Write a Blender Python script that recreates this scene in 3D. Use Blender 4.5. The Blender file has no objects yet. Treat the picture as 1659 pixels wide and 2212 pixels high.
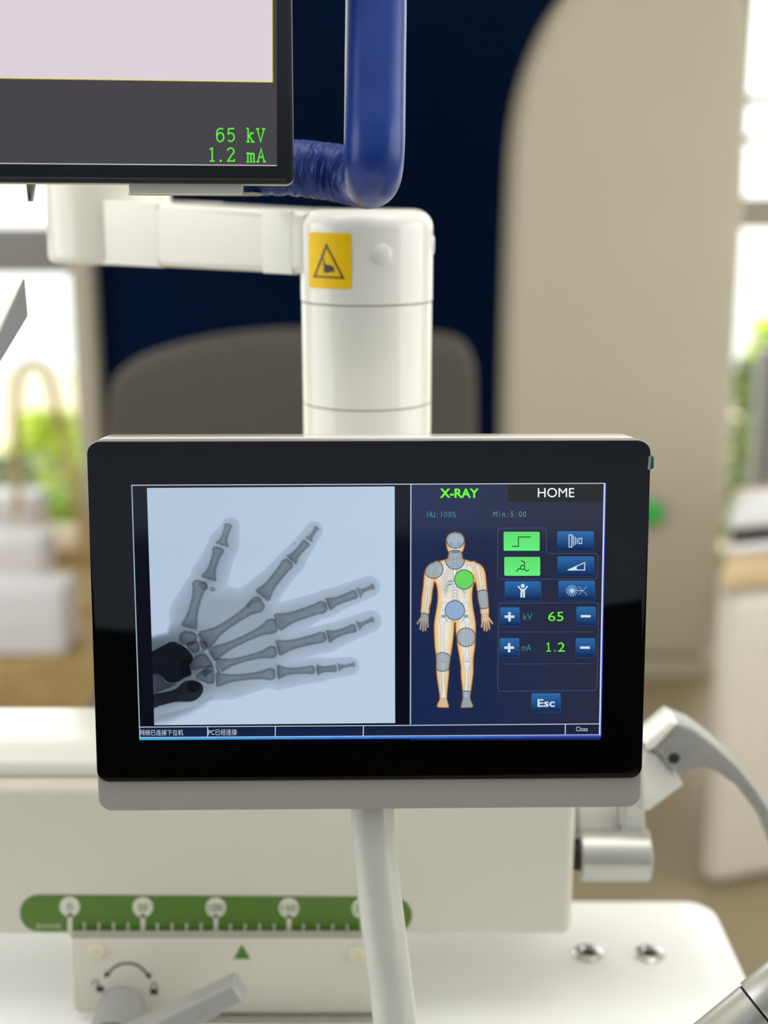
import bpy, bmesh, math, random
import numpy as np
from mathutils import Vector, Matrix
random.seed(7)
np.random.seed(7)
S = bpy.context.scene
COL = S.collection

# ------------------------------------------------------------------ camera, world, lights
FPX, CX, CY = 2800.0, 829.5, 1106.0          # focal length and centre of the 1659 x 2212 frame
PITCH = math.radians(13.8)
CAM = Vector((0, 0, 1.30))
F = Vector((0, math.cos(PITCH), -math.sin(PITCH)))
U = Vector((0, math.sin(PITCH), math.cos(PITCH)))
R = Vector((1, 0, 0))
cd = bpy.data.cameras.new('camera')
cam = bpy.data.objects.new('camera', cd); COL.objects.link(cam)
cam.location = CAM
cam.rotation_euler = (math.pi / 2 - PITCH, 0, 0)
cd.sensor_fit = 'VERTICAL'; cd.sensor_height = 32.0
cd.sensor_width = 24.0
cd.lens = 32.0 * FPX / 2212.0
cd.clip_start = 0.02; cd.clip_end = 200
cd.dof.use_dof = True
cd.dof.focus_distance = 0.618
cd.dof.aperture_fstop = 3.75
cd.dof.aperture_blades = 0
S.camera = cam

w = bpy.data.worlds.new('overcast_sky'); S.world = w; w.use_nodes = True
nt = w.node_tree; bg = nt.nodes['Background']
tc = nt.nodes.new('ShaderNodeTexCoord'); sep = nt.nodes.new('ShaderNodeSeparateXYZ')
rmp = nt.nodes.new('ShaderNodeValToRGB')
rmp.color_ramp.elements[0].position = 0.45; rmp.color_ramp.elements[0].color = (0.55, 0.58, 0.55, 1)
rmp.color_ramp.elements[1].position = 0.55; rmp.color_ramp.elements[1].color = (1, 1, 1, 1)
mp = nt.nodes.new('ShaderNodeMath'); mp.operation = 'MULTIPLY_ADD'; mp.inputs[1].default_value = 0.5; mp.inputs[2].default_value = 0.5
nt.links.new(tc.outputs['Generated'], sep.inputs[0]); nt.links.new(sep.outputs['Z'], mp.inputs[0])
nt.links.new(mp.outputs[0], rmp.inputs[0]); nt.links.new(rmp.outputs[0], bg.inputs[0])
bg.inputs[1].default_value = 3.2

def area(name, loc, rot, sx, sy, radiance, col):
    l = bpy.data.lights.new(name, 'AREA'); l.shape = 'RECTANGLE'; l.size = sx; l.size_y = sy
    l.energy = radiance * math.pi * sx * sy; l.color = col
    o = bpy.data.objects.new(name, l); COL.objects.link(o); o.location = loc; o.rotation_euler = rot
    return o
H = math.pi / 2
area('ceiling_light_rear', (0.0, -1.0, 2.93), (0, 0, 0), 3.2, 1.4, 0.6, (1, 0.985, 0.955))
area('ceiling_light_front', (0.0, 0.5, 2.93), (0, 0, 0), 2.4, 1.2, 3.3, (1, 0.985, 0.955))
area('window_daylight_left', (-3.1, 0.5, 1.5), (0, -H, 0), 2.2, 3.2, 0.72, (0.95, 0.98, 1.0))
area('window_daylight_right', (3.1, 0.5, 1.5), (0, H, 0), 2.2, 3.2, 0.85, (1.0, 0.98, 0.95))

S.view_settings.view_transform = 'Standard'; S.view_settings.look = 'None'
S.view_settings.exposure = 0.0; S.view_settings.gamma = 1.0
S.view_settings.use_curve_mapping = False

# ------------------------------------------------------------------ frames and helpers
def ray(px, py):
    return F + R * ((px - CX) / FPX) - U * ((py - CY) / FPX)
def at(px, py, depth):
    return CAM + ray(px, py) * depth
def camvec(x, y, z):
    return R * x - U * y + F * z

class Frame:
    def __init__(s, O, u, v):
        s.O = Vector(O); s.u = Vector(u).normalized()
        v = Vector(v); s.v = (v - s.u * v.dot(s.u)).normalized(); s.n = s.u.cross(s.v)
    def w(s, a, b, c=0.0):
        return s.O + s.u * a + s.v * b + s.n * c
    def loc(s, px, py):
        d = ray(px, py); t = (s.O - CAM).dot(s.n) / d.dot(s.n)
        q = CAM + d * t - s.O
        return q.dot(s.u), q.dot(s.v)
    def pts(s, L):
        return [s.loc(*p) for p in L]

def vert_frame(y):                      # upright plane facing the viewer
    return Frame((0, y, 0), (1, 0, 0), (0, 0, 1))
def flat_frame(z):
    return Frame((0, 0, z), (1, 0, 0), (0, 1, 0))

def lin(c):
    return tuple(((x / 255) / 12.92 if x / 255 <= 0.04045 else ((x / 255 + 0.055) / 1.055) ** 2.4) for x in c)

def tag(o, label=None, cat=None, group=None, kind=None):
    if label: o['label'] = label
    if cat: o['category'] = cat
    if group: o['group'] = group
    if kind: o['kind'] = kind
    return o
def thing(name, loc, label, cat, group=None):
    o = bpy.data.objects.new(name, None); COL.objects.link(o); o.location = loc; o.empty_display_size = 0.02
    bpy.context.view_layer.update()
    return tag(o, label, cat, group)
def link(name, me, mats, parent=None, smooth=True):
    o = bpy.data.objects.new(name, me); COL.objects.link(o)
    for m in (mats if isinstance(mats, (list, tuple)) else [mats]): me.materials.append(m)
    if parent is not None:
        o.parent = parent
        mw = Matrix.Translation(parent.location) if parent.parent is None else Matrix.Identity(4)
        if parent.type == 'EMPTY': o.matrix_parent_inverse = mw.inverted()
    return o
def finish(bm, name, mats, parent=None, smooth=40):
    bmesh.ops.recalc_face_normals(bm, faces=bm.faces)
    me = bpy.data.meshes.new(name); bm.to_mesh(me); bm.free()
    if smooth:
        me.polygons.foreach_set('use_smooth', [True] * len(me.polygons))
        me.set_sharp_from_angle(angle=math.radians(smooth))
    return link(name, me, mats, parent)

def add_prism(bm, fr, outline, c0, c1, bev=0.0, seg=3, mat=0, only_front=False):
    """outline: (a,b) points; extruded along the frame's normal from c0 to c1"""
    n = len(outline)
    A = [bm.verts.new(fr.w(a, b, c0)) for a, b in outline]
    B = [bm.verts.new(fr.w(a, b, c1)) for a, b in outline]
    fs = [bm.faces.new(A[::-1]), bm.faces.new(B)]
    for i in range(n):
        fs.append(bm.faces.new((A[i], A[(i + 1) % n], B[(i + 1) % n], B[i])))
    for f in fs: f.material_index = mat
    bmesh.ops.recalc_face_normals(bm, faces=fs)
    if bev:
        es = set(fs[1].edges)
        if not only_front: es |= set(fs[0].edges)
        bmesh.ops.bevel(bm, geom=list(es), offset=bev, segments=seg, profile=0.5, affect='EDGES', material=-1)
    return fs
def rrect(x0, y0, x1, y1, r, n=8):
    P = []
    for cx, cy, a0 in ((x1 - r, y1 - r, 0), (x0 + r, y1 - r, 90), (x0 + r, y0 + r, 180), (x1 - r, y0 + r, 270)):
        for i in range(n + 1):
            t = math.radians(a0 + 90 * i / n); P.append((cx + r * math.cos(t), cy + r * math.sin(t)))
    return P
def add_box(bm, lo, hi, bev=0.0, seg=3):
    add_prism(bm, flat_frame(0), [(lo[0], lo[1]), (hi[0], lo[1]), (hi[0], hi[1]), (lo[0], hi[1])], lo[2], hi[2])
    if bev:
        bm.edges.ensure_lookup_table()
        bmesh.ops.bevel(bm, geom=list(bm.edges), offset=bev, segments=seg, profile=0.5, affect='EDGES')
def box(name, lo, hi, m, parent=None, bev=0.0, seg=3):
    bm = bmesh.new(); add_box(bm, lo, hi, bev, seg); return finish(bm, name, m, parent)
def perp(d):
    d = d.normalized(); a = Vector((0, 0, 1)) if abs(d.z) < 0.9 else Vector((1, 0, 0))
    x = d.cross(a).normalized(); return x, d.cross(x).normalized()
def add_lathe(bm, O, axis, prof, seg=48, mat=0):
    """prof: (radius, height along axis)"""
    O = Vector(O); axis = Vector(axis).normalized(); x, y = perp(axis); rings = []
    for r, h in prof:
        if r < 1e-7: rings.append([bm.verts.new(O + axis * h)])
        else: rings.append([bm.verts.new(O + axis * h + (x * math.cos(2 * math.pi * i / seg) + y * math.sin(2 * math.pi * i / seg)) * r) for i in range(seg)])
    for A, B in zip(rings, rings[1:]):
        for i in range(seg):
            j = (i + 1) % seg
            if len(A) == 1 and len(B) == 1: continue
            if len(A) == 1: f = bm.faces.new((A[0], B[i], B[j]))
            elif len(B) == 1: f = bm.faces.new((A[i], A[j], B[0]))
            else: f = bm.faces.new((A[i], A[j], B[j], B[i]))
            f.material_index = mat
def lathe(name, O, axis, prof, m, parent=None, seg=48):
    bm = bmesh.new(); add_lathe(bm, O, axis, prof, seg); return finish(bm, name, m, parent)
def spline(P, n):
    """Catmull-Rom through points (tuples of any length)"""
    P = np.array([list(p) for p in P], float)
    Q = np.vstack([2 * P[0] - P[1], P, 2 * P[-1] - P[-2]]); out = []
    for i in range(len(P) - 1):
        a, b, c, d = Q[i], Q[i + 1], Q[i + 2], Q[i + 3]
        for k in range(n):
            t = k / n
            out.append(0.5 * ((2 * b) + (c - a) * t + (2 * a - 5 * b + 4 * c - d) * t * t + (3 * b - a - 3 * c + d) * t ** 3))
    out.append(P[-1]); return np.array(out)
def add_tube(bm, path, rad, seg=32, disp=None, cap=True, span=None):
    P = [Vector(p) for p in path]; n = len(P); R_ = rad if hasattr(rad, '__len__') else [rad] * n
    d0 = (P[1] - P[0]).normalized(); x, y = perp(d0); rings = []
    for i in range(n):
        d = (P[min(i + 1, n - 1)] - P[max(i - 1, 0)]).normalized()
        x = (x - d * x.dot(d)).normalized(); y = d.cross(x)
        if span and not span[0] <= i <= span[1]: continue
        ring = []
        for k in range(seg):
            t = 2 * math.pi * k / seg; r = R_[i] + (disp(i, k, n, seg) if disp else 0)
            ring.append(bm.verts.new(P[i] + (x * math.cos(t) + y * math.sin(t)) * r))
        rings.append(ring)
    for A, B in zip(rings, rings[1:]):
        for k in range(seg): bm.faces.new((A[k], A[(k + 1) % seg], B[(k + 1) % seg], B[k]))
    if cap:
        bm.faces.new(rings[0][::-1]); bm.faces.new(rings[-1])
def tube(name, path, rad, m, parent=None, seg=32, **kw):
    bm = bmesh.new(); add_tube(bm, path, rad, seg, **kw); return finish(bm, name, m, parent, smooth=60)

# ------------------------------------------------------------------ materials
def mat(name, col, rough=0.4, metal=0.0, spec=0.5, noise=0.03, nscale=40.0, bump=0.0, bscale=200.0, emit=None, estr=0.0, coat=0.0, linear=False):
    m = bpy.data.materials.new(name); m.use_nodes = True; n = m.node_tree; b = n.nodes['Principled BSDF']
    c = col if linear else lin(col)
    b.inputs['Roughness'].default_value = rough; b.inputs['Metallic'].default_value = metal
    b.inputs['Specular IOR Level'].default_value = spec; b.inputs['Coat Weight'].default_value = coat
    t = n.nodes.new('ShaderNodeTexCoord')
    if noise:
        nz = n.nodes.new('ShaderNodeTexNoise'); nz.inputs['Scale'].default_value = nscale; nz.inputs['Detail'].default_value = 3
        r = n.nodes.new('ShaderNodeValToRGB')
        r.color_ramp.elements[0].position = 0.3; r.color_ramp.elements[1].position = 0.7
        r.color_ramp.elements[0].color = (*[x * (1 - noise) for x in c], 1); r.color_ramp.elements[1].color = (*[min(1, x * (1 + noise)) for x in c], 1)
        n.links.new(t.outputs['Object'], nz.inputs['Vector']); n.links.new(nz.outputs['Fac'], r.inputs[0]); n.links.new(r.outputs[0], b.inputs['Base Color'])
    else: b.inputs['Base Color'].default_value = (*c, 1)
    if bump:
        n2 = n.nodes.new('ShaderNodeTexNoise'); n2.inputs['Scale'].default_value = bscale
        bp = n.nodes.new('ShaderNodeBump'); bp.inputs['Strength'].default_value = bump; bp.inputs['Distance'].default_value = 0.001
        n.links.new(t.outputs['Object'], n2.inputs['Vector']); n.links.new(n2.outputs['Fac'], bp.inputs['Height']); n.links.new(bp.outputs[0], b.inputs['Normal'])
    if emit:
        b.inputs['Emission Color'].default_value = (*lin(emit), 1); b.inputs['Emission Strength'].default_value = estr
    return m
M = {}
M['white'] = mat('white_lacquer', (236, 235, 228), 0.13, noise=0.015, nscale=8)
M['white_matt'] = mat('white_powder_coat', (212, 208, 194), 0.45, noise=0.015, nscale=8)
M['tray'] = mat('white_tray_lacquer', (245, 246, 244), 0.3, noise=0.01, spec=0.4)
M['cream'] = mat('cream_cap', (215, 209, 180), 0.5)
M['pole'] = mat('grey_white_tube', (188, 190, 181), 0.18, noise=0.015, nscale=8)
M['silver'] = mat('silver_grey_plastic', (155, 153, 148), 0.42, noise=0.04, nscale=900, spec=0.4)
M['black'] = mat('black_bezel_plastic', (32, 36, 41), 0.35, noise=0.02)
M['glass_black'] = mat('black_front_glass', (3, 4, 7), 0.04, noise=0, spec=0.5)
M['seam'] = mat('grey_seam', (168, 166, 156), 0.6, noise=0)
M['dark'] = mat('dark_rubber', (30, 30, 32), 0.6)
M['metal'] = mat('brushed_steel', (205, 205, 203), 0.28, metal=1.0, noise=0.05, nscale=120)
M['satin'] = mat('satin_silver', (190, 190, 184), 0.32, metal=0.55, noise=0.03)
M['greypart'] = mat('grey_painted_metal', (152, 152, 149), 0.4)
M['blue'] = mat('blue_vinyl', (28, 60, 142), 0.3, noise=0.06, nscale=60, bump=0.06, bscale=700, spec=0.35)
M['yellow'] = mat('yellow_sticker', (252, 205, 4), 0.5, spec=0.2, noise=0.02)
M['ink'] = mat('black_ink', (38, 36, 30), 0.5, noise=0)
M['green'] = mat('green_sticker', (78, 118, 28), 0.5, noise=0.02)
M['stickerwhite'] = mat('white_print', (214, 214, 196), 0.5, noise=0)
M['greenink'] = mat('green_print', (74, 120, 40), 0.5, noise=0)
M['teal'] = mat('teal_plastic', (16, 96, 80), 0.25, noise=0)
M['navy'] = mat('navy_wall_panel', (2, 22, 54), 0.6, noise=0.12, nscale=1.5, spec=0.04)
M['wall'] = mat('painted_wall', (205, 200, 186), 0.7)
M['ceil'] = mat('ceiling_paint', (225, 222, 214), 0.8)
M['rear'] = mat('rear_wall_paint', (168, 182, 208), 0.8)
M['dark_board'] = mat('dark_reflected_board', (10, 11, 15), 0.7, spec=0.1)  # colour of the added board that darkens the glass reflection
M['floor'] = mat('beige_floor', (150, 137, 108), 0.35, noise=0.08, nscale=3)
M['trim'] = mat('painted_frame', (196, 191, 175), 0.5)
M['grey_trim'] = mat('grey_frame', (150, 150, 152), 0.5)
M['taupe'] = mat('taupe_upholstery', (77, 72, 65), 0.8, noise=0.1, nscale=120, bump=0.2)
M['cabinet'] = mat('warm_white_cabinet', (196, 188, 168), 0.4, noise=0.02, nscale=4)
M['tan'] = mat('tan_wood', (182, 154, 102), 0.5, noise=0.15, nscale=12)
M['wood'] = mat('pale_wood', (222, 196, 150), 0.45, noise=0.1, nscale=10)
M['cushion'] = mat('white_cushion', (226, 226, 230), 0.8)
M['desk'] = mat('white_cabinet_lacquer', (216, 211, 196), 0.22)
M['printer'] = mat('white_device', (224, 226, 230), 0.35)
M['button_green'] = mat('green_button', (50, 165, 65), 0.3, emit=(40, 200, 60), estr=0.15)
M['leaf_lime'] = mat('lime_leaf', (206, 226, 40), 0.6, noise=0.3, nscale=6)
M['leaf'] = mat('green_leaf', (138, 176, 62), 0.5, noise=0.4, nscale=6)
M['leaf_dark'] = mat('olive_leaf', (120, 142, 84), 0.5, noise=0.4, nscale=6)
M['stem'] = mat('brown_stem', (120, 96, 64), 0.8)
M['soil'] = mat('outside_paving', (190, 180, 150), 0.8)
# window pane: mostly clear, a little reflection
pm = bpy.data.materials.new('window_pane'); pm.use_nodes = True; n = pm.node_tree; n.nodes.clear()
o_ = n.nodes.new('ShaderNodeOutputMaterial'); mx = n.nodes.new('ShaderNodeMixShader'); tr = n.nodes.new('ShaderNodeBsdfTransparent'); gl = n.nodes.new('ShaderNodeBsdfGlossy')
gl.inputs['Roughness'].default_value = 0.02; tr.inputs[0].default_value = (0.97, 0.98, 0.975, 1); mx.inputs[0].default_value = 0.05
n.links.new(tr.outputs[0], mx.inputs[1]); n.links.new(gl.outputs[0], mx.inputs[2]); n.links.new(mx.outputs[0], o_.inputs[0]); M['pane'] = pm
# lit screens: colour from the picture shown on them, behind a glossy front
sm = bpy.data.materials.new('lit_screen'); sm.use_nodes = True; n = sm.node_tree; b = n.nodes['Principled BSDF']
b.inputs['Base Color'].default_value = (0.004, 0.004, 0.006, 1); b.inputs['Roughness'].default_value = 0.05
at_ = n.nodes.new('ShaderNodeAttribute'); at_.attribute_name = 'picture'
n.links.new(at_.outputs['Color'], b.inputs['Emission Color']); b.inputs['Emission Strength'].default_value = 1.0; M['screen'] = sm
sm2 = sm.copy(); sm2.name = 'lit_matt_screen'; sm2.node_tree.nodes['Principled BSDF'].inputs['Roughness'].default_value = 0.35; M['screen_matt'] = sm2

# ------------------------------------------------------------------ flat drawing (screens, stickers)
_text_cache = {}
def text_polys(s, bold=0.0):
    key = (s, bold)
    if key in _text_cache: return _text_cache[key]
    c = bpy.data.curves.new('txt', 'FONT'); c.body = s; c.offset = bold; c.resolution_u = 4
    o = bpy.data.objects.new('txt', c); COL.objects.link(o)
    bpy.context.view_layer.update()
    me = bpy.data.meshes.new_from_object(o.evaluated_get(bpy.context.evaluated_depsgraph_get()))
    V = [(v.co.x, v.co.y) for v in me.vertices]; P = [list(p.vertices) for p in me.polygons]
    bpy.data.objects.remove(o); bpy.data.curves.remove(c); bpy.data.meshes.remove(me)
    _text_cache[key] = (V, P); return V, P
class Flat:
    """2-D drawing in photograph coordinates laid on a surface of the thing"""
    def __init__(s, mapper): s.map = mapper; s.V = []; s.Fc = []; s.C = []; s.mi = []
    def face(s, P, col, c, mi=0):
        cols = col if isinstance(col, list) else [col] * len(P)
        b0 = len(s.V)
        for p, k in zip(P, cols): s.V.append(s.map(p[0], p[1], c)); s.C.append((*lin(k), 1))
        s.Fc.append(list(range(b0, b0 + len(P)))); s.mi.append(mi)
    def rect(s, x0, y0, x1, y1, col, c, col2=None, r=0, mi=0):
        P = rrect(x0, y0, x1, y1, r, 5) if r else [(x0, y0), (x1, y0), (x1, y1), (x0, y1)]
        if col2:
            cols = [tuple(col[i] + (col2[i] - col[i]) * (p[1] - y0) / (y1 - y0) for i in range(3)) for p in P]
            s.face(P, cols, c, mi)
        else: s.face(P, col, c, mi)
    def disc(s, x, y, r, col, c, n=28, mi=0):
        s.face([(x + r * math.cos(2 * math.pi * i / n), y + r * math.sin(2 * math.pi * i / n)) for i in range(n)], col, c, mi)
    def stroke(s, P, wd, col, c, closed=False, mi=0, cols=None):
        n = len(P); h = wd / 2
        if closed: P = list(P) + [P[0], P[1]]; n = len(P)
        L = []; Rr = []
        for i in range(n):
            a = P[max(i - 1, 0)]; b_ = P[min(i + 1, n - 1)]
            d1 = (P[i][0] - a[0], P[i][1] - a[1]); d2 = (b_[0] - P[i][0], b_[1] - P[i][1])
            def nm(d):
                q = math.hypot(*d); return (d[0] / q, d[1] / q) if q else (0, 0)
            e1 = nm(d1); e2 = nm(d2)
            tx, ty = e1[0] + e2[0], e1[1] + e2[1]; q = math.hypot(tx, ty) or 1; tx, ty = tx / q, ty / q
            co = max(0.5, tx * e2[0] + ty * e2[1]) if (e1 != (0, 0) and e2 != (0, 0)) else 1
            k = h / co; L.append((P[i][0] - ty * k, P[i][1] + tx * k)); Rr.append((P[i][0] + ty * k, P[i][1] - tx * k))
        for i in range(n - 1):
            if closed and i == 0: pass
            s.face([L[i], L[i + 1], Rr[i + 1], Rr[i]], cols[min(i, len(cols) - 1)] if cols else col, c, mi)
    def text(s, txt, x0, y0, x1, y1, col, c, bold=0.0, mi=0, shear=0.0):
        V, P = text_polys(txt, bold)
        ax = min(v[0] for v in V); bx = max(v[0] for v in V); ay = min(v[1] for v in V); by = max(v[1] for v in V)
        f = lambda v: (x0 + (v[0] - ax) / (bx - ax) * (x1 - x0), y1 - (v[1] - ay) / (by - ay) * (y1 - y0))
        for p in P: s.face([f(V[i]) for i in p], col, c, mi)
    def mono(s, txt, x0, ybase, cw, k, col, c, wk=1.0, bold=0.0):
        """characters set one per cell of width cw; k = pixels per text unit of height"""
        for i, ch in enumerate(txt):
            if ch == ' ': continue
            V, P = text_polys(ch, bold); ax = min(v[0] for v in V); bx = max(v[0] for v in V)
            wd = (bx - ax) * k * wk; sc = min(1.0, cw * 0.92 / wd) * wk
            ox = x0 + i * cw + cw / 2
            for p in P: s.face([(ox + (V[j][0] - (ax + bx) / 2) * k * sc, ybase - V[j][1] * k) for j in p], col, c)
    def grid(s, XX, YY, img, c):
        """img: rows x cols x 3 linear values at the grid's vertices"""
        b0 = len(s.V); ny, nx = XX.shape
        for j in range(ny):
            for i in range(nx):
                s.V.append(s.map(XX[j, i], YY[j, i], c)); s.C.append((*img[j, i], 1))
        for j in range(ny - 1):
            for i in range(nx - 1):
                a = b0 + j * nx + i; s.Fc.append([a, a + 1, a + nx + 1, a + nx]); s.mi.append(0)
    def build(s, name, mats, parent, attr=True):
        me = bpy.data.meshes.new(name); me.from_pydata([tuple(v) for v in s.V], [], s.Fc)
        if attr:
            at = me.color_attributes.new('picture', 'FLOAT_COLOR', 'POINT')
            at.data.foreach_set('color', np.array(s.C, dtype=np.float32).ravel())
        o = link(name, me, mats, parent)
        if any(s.mi): me.polygons.foreach_set('material_index', s.mi)
        me.update(); return o

def np_lin(a):
    a = np.clip(a, 0, 255) / 255.0
    return np.where(a <= 0.04045, a / 12.92, ((a + 0.055) / 1.055) ** 2.4)
def seg_dist(X, Y, a, b):
    dx, dy = b[0] - a[0], b[1] - a[1]; L = dx * dx + dy * dy + 1e-9
    t = np.clip(((X - a[0]) * dx + (Y - a[1]) * dy) / L, 0, 1)
    return np.hypot(X - a[0] - t * dx, Y - a[1] - t * dy), t
def poly_sdf(X, Y, P):
    d = np.full(X.shape, 1e9); ins = np.zeros(X.shape, bool); n = len(P)
    for i in range(n):
        a, b = P[i], P[(i + 1) % n]
        d = np.minimum(d, seg_dist(X, Y, a, b)[0])
        cond = ((a[1] > Y) != (b[1] > Y))
        xx = (b[0] - a[0]) * (Y - a[1]) / ((b[1] - a[1]) or 1e-9) + a[0]
        ins ^= cond & (X < xx)
    return np.where(ins, -d, d)
def capsule(X, Y, a, b, ra, rb):
    d, t = seg_dist(X, Y, a, b); return d - (ra + (rb - ra) * t)
def smin(a, b, k):
    h = np.clip(0.5 + 0.5 * (b - a) / k, 0, 1); return b + (a - b) * h - k * h * (1 - h)
def sstep(x, e0, e1):
    t = np.clip((x - e0) / (e1 - e0), 0, 1); return t * t * (3 - 2 * t)
def blurnoise(shape, k, rng):
    a = rng.standard_normal(shape)
    for ax in (0, 1):
        c = np.cumsum(np.pad(a, [(k, k) if i == ax else (0, 0) for i in (0, 1)], mode='wrap'), axis=ax)
        a = (np.take(c, range(2 * k, c.shape[ax]), axis=ax) - np.take(c, range(0, c.shape[ax] - 2 * k), axis=ax)) / (2 * k)
    return a / (a.std() + 1e-9)

# ------------------------------------------------------------------ the room
def structure(o): o['kind'] = 'structure'; return o
BY = 4.3
floor = structure(box('floor', (-3.4, -2.6, -0.05), (3.4, BY + 0.1, 0.0), M['floor']))
structure(box('ceiling', (-3.4, -2.6, 3.0), (3.4, BY + 0.1, 3.05), M['ceil']))
structure(box('wall_rear', (-3.4, -2.6, 1.16), (3.4, -2.5, 3.0), M['rear']))
structure(box('wall_rear_lower', (-3.4, -2.6, 0.0), (3.4, -2.5, 1.16), M['rear']))
structure(box('unseen_dark_board', (-1.6, -1.25, 0.0), (1.6, -1.15, 1.05), M['dark_board'], bev=0.005))  # unseen board added behind the camera so the panel glass reflects dark
def side_wall(name, x0, x1):
    bm = bmesh.new()
    for lo, hi in (((x0, -2.5, 0), (x1, -1.15, 3)), ((x0, 2.15, 0), (x1, BY, 3)), ((x0, -1.15, 0), (x1, 2.15, 0.4)), ((x0, -1.15, 2.6), (x1, 2.15, 3))):
        add_box(bm, lo, hi)
    return structure(finish(bm, name, M['wall']))
side_wall('wall_left', -3.4, -3.2); side_wall('wall_right', 3.2, 3.4)
vb = vert_frame(BY - 0.05)
xl0 = vb.loc(166, 800)[0]; xl1 = vb.loc(216, 940)[0]; xr0 = vb.loc(1560, 700)[0]
structure(box('wall_back', (xl1, BY, 0), (xr0, BY + 0.1, 3.0), M['navy']))
structure(box('trim_1', (xl0, BY - 0.09, 0.0), (xl1 + 0.005, BY + 0.1, 3.0), M['trim'], bev=0.006))
z1 = vb.loc(60, 490)[1]; z0 = vb.loc(60, 594)[1]
structure(box('trim_2', (-3.2, BY + 0.0, z0), (xl0, BY + 0.06, z1), M['grey_trim'], bev=0.004))
structure(box('trim_3', (xr0, BY - 0.02, 0), (xr0 + 0.05, BY + 0.1, 3.0), M['trim'], bev=0.006))
xd = vb.loc(1648, 900)[0]
bm = bmesh.new()
for py, h in ((213, 0.03), (300, 0.03), (460, 0.10)):
    zz = vb.loc(1630, py)[1]; add_box(bm, (xr0 + 0.05, BY + 0.01, zz - h / 2), (3.2, BY + 0.05, zz + h / 2), 0.003)
structure(finish(bm, 'trim_4', M['trim']))
structure(box('trim_5', (xd, BY - 0.03, 0), (xd + 0.06, BY + 0.08, vb.loc(1640, 760)[1]), M['grey_trim'], bev=0.005))
for k, (a, b) in enumerate(((-3.2, xl0), (xr0 + 0.05, 3.2))):
    bm = bmesh.new(); add_box(bm, (a, BY + 0.065, 0), (b, BY + 0.07, 3.0))
    structure(finish(bm, 'window_%d' % (k + 1), M['pane']))

# outside: paving and bushes beyond the glass
structure(box('ground', (-14, BY + 0.1, -0.9), (14, 16, -0.8), M['soil']))
def bush(name, label, cat, x, y, z0, h, wd, m, nleaf, group=None, sz=0.05):
    t = thing(name, (x, y, z0), label, cat, group)
    bm = bmesh.new()
    for k in range(nleaf):
        u = random.uniform(0, 2 * math.pi); q = random.random() ** 0.5; hh = random.random()
        prof = wd * (0.45 + 0.55 * math.sin(math.pi * min(1, 0.15 + 0.8 * hh)))
        c = Vector((x + prof * q * math.cos(u), y + 0.6 * prof * q * math.sin(u), z0 + h * (0.12 + 0.88 * hh)))
        d = Vector((random.gauss(0, 1), random.gauss(0, 1), random.gauss(0, 0.8))).normalized(); a, b_ = perp(d)
        l = sz * random.uniform(0.7, 1.5)
        v = [bm.verts.new(c + p) for p in (-a * l, -b_ * l * 0.4 + d * l * 0.1, a * l, b_ * l * 0.4 + d * l * 0.1)]
        bm.faces.new(v)
    me = bpy.data.meshes.new('foliage'); bm.to_mesh(me); bm.free(); link('foliage', me, m, t)
    bm = bmesh.new()
    for k in range(5):
        a = 2 * math.pi * k / 5; e = Vector((x + wd * 0.5 * math.cos(a), y + wd * 0.3 * math.sin(a), z0 + h * 0.8))
        add_tube(bm, [(x, y, z0), (x + (e.x - x) * 0.3, y + (e.y - y) * 0.3, z0 + h * 0.4), e], [0.02, 0.013, 0.006], 8)
    finish(bm, 'stem', M['stem'], t)
def gx(px, y): return vert_frame(y).loc(px, 1000)[0]
def gz(py, y): return vert_frame(y).loc(829, py)[1]
bush('leafy_bush', 'bright lime green bush outside the left window, behind the bent hoop rail', 'bush', gx(110, 6.2), 6.2, -0.8, gz(890, 6.2) + 0.8, 0.26, M['leaf_lime'], 900)
bush('leafy_bush', 'mid green bush outside the left window, low between the white cushions and the trim', 'bush', gx(130, 5.2), 5.2, -0.8, gz(1060, 5.2) + 0.8, 0.24, M['leaf'], 900, sz=0.04)
bush('leafy_bush', 'pale green bush outside at the far left behind the cushions', 'bush', gx(10, 5.8), 5.8, -0.8, gz(985, 5.8) + 0.8, 0.22, M['leaf_dark'], 700)
bush('leafy_bush', 'lime topped bush outside the right window beside the tall cabinet', 'bush', gx(1632, 7.0), 7.0, -0.8, gz(690, 7.0) + 0.8, 0.12, M['leaf_lime'], 600, sz=0.045)
bush('leafy_bush', 'olive green bush outside the right window, lower than the lime one', 'bush', gx(1625, 5.6), 5.6, -0.8, gz(775, 5.6) + 0.8, 0.2, M['leaf_dark'], 1000, sz=0.04)

# ------------------------------------------------------------------ furniture behind the machine
# tall rounded equipment cabinet at the right
yc = 3.35; vc = vert_frame(yc)
t = thing('equipment_cabinet', (0.72, yc + 0.2, 0), 'tall warm white equipment cabinet with a rounded shoulder, in front of the navy wall', 'cabinet')
Lf = [(1104, 1040), (1108, 800), (1115, 560), (1121, 400), (1129, 280), (1146, 180), (1173, 95), (1212, 10), (1262, -60), (1330, -118), (1400, -150)]
Rt = [(1480, -150), (1550, -110), (1598, -40), (1621, 60), (1622, 200), (1615, 400), (1604, 600), (1588, 850), (1572, 1100)]
a = [vc.loc(*p) for p in spline(Lf, 4)]; b2 = [vc.loc(*p) for p in spline(Rt, 4)]
out = [(a[0][0], 0.06)] + a + b2 + [(b2[-1][0] - 0.03, 0.06)]
bm = bmesh.new(); add_prism(bm, vc, out, -0.42, 0.0, 0.035, 4); finish(bm, 'body', M['cabinet'], t)
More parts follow.
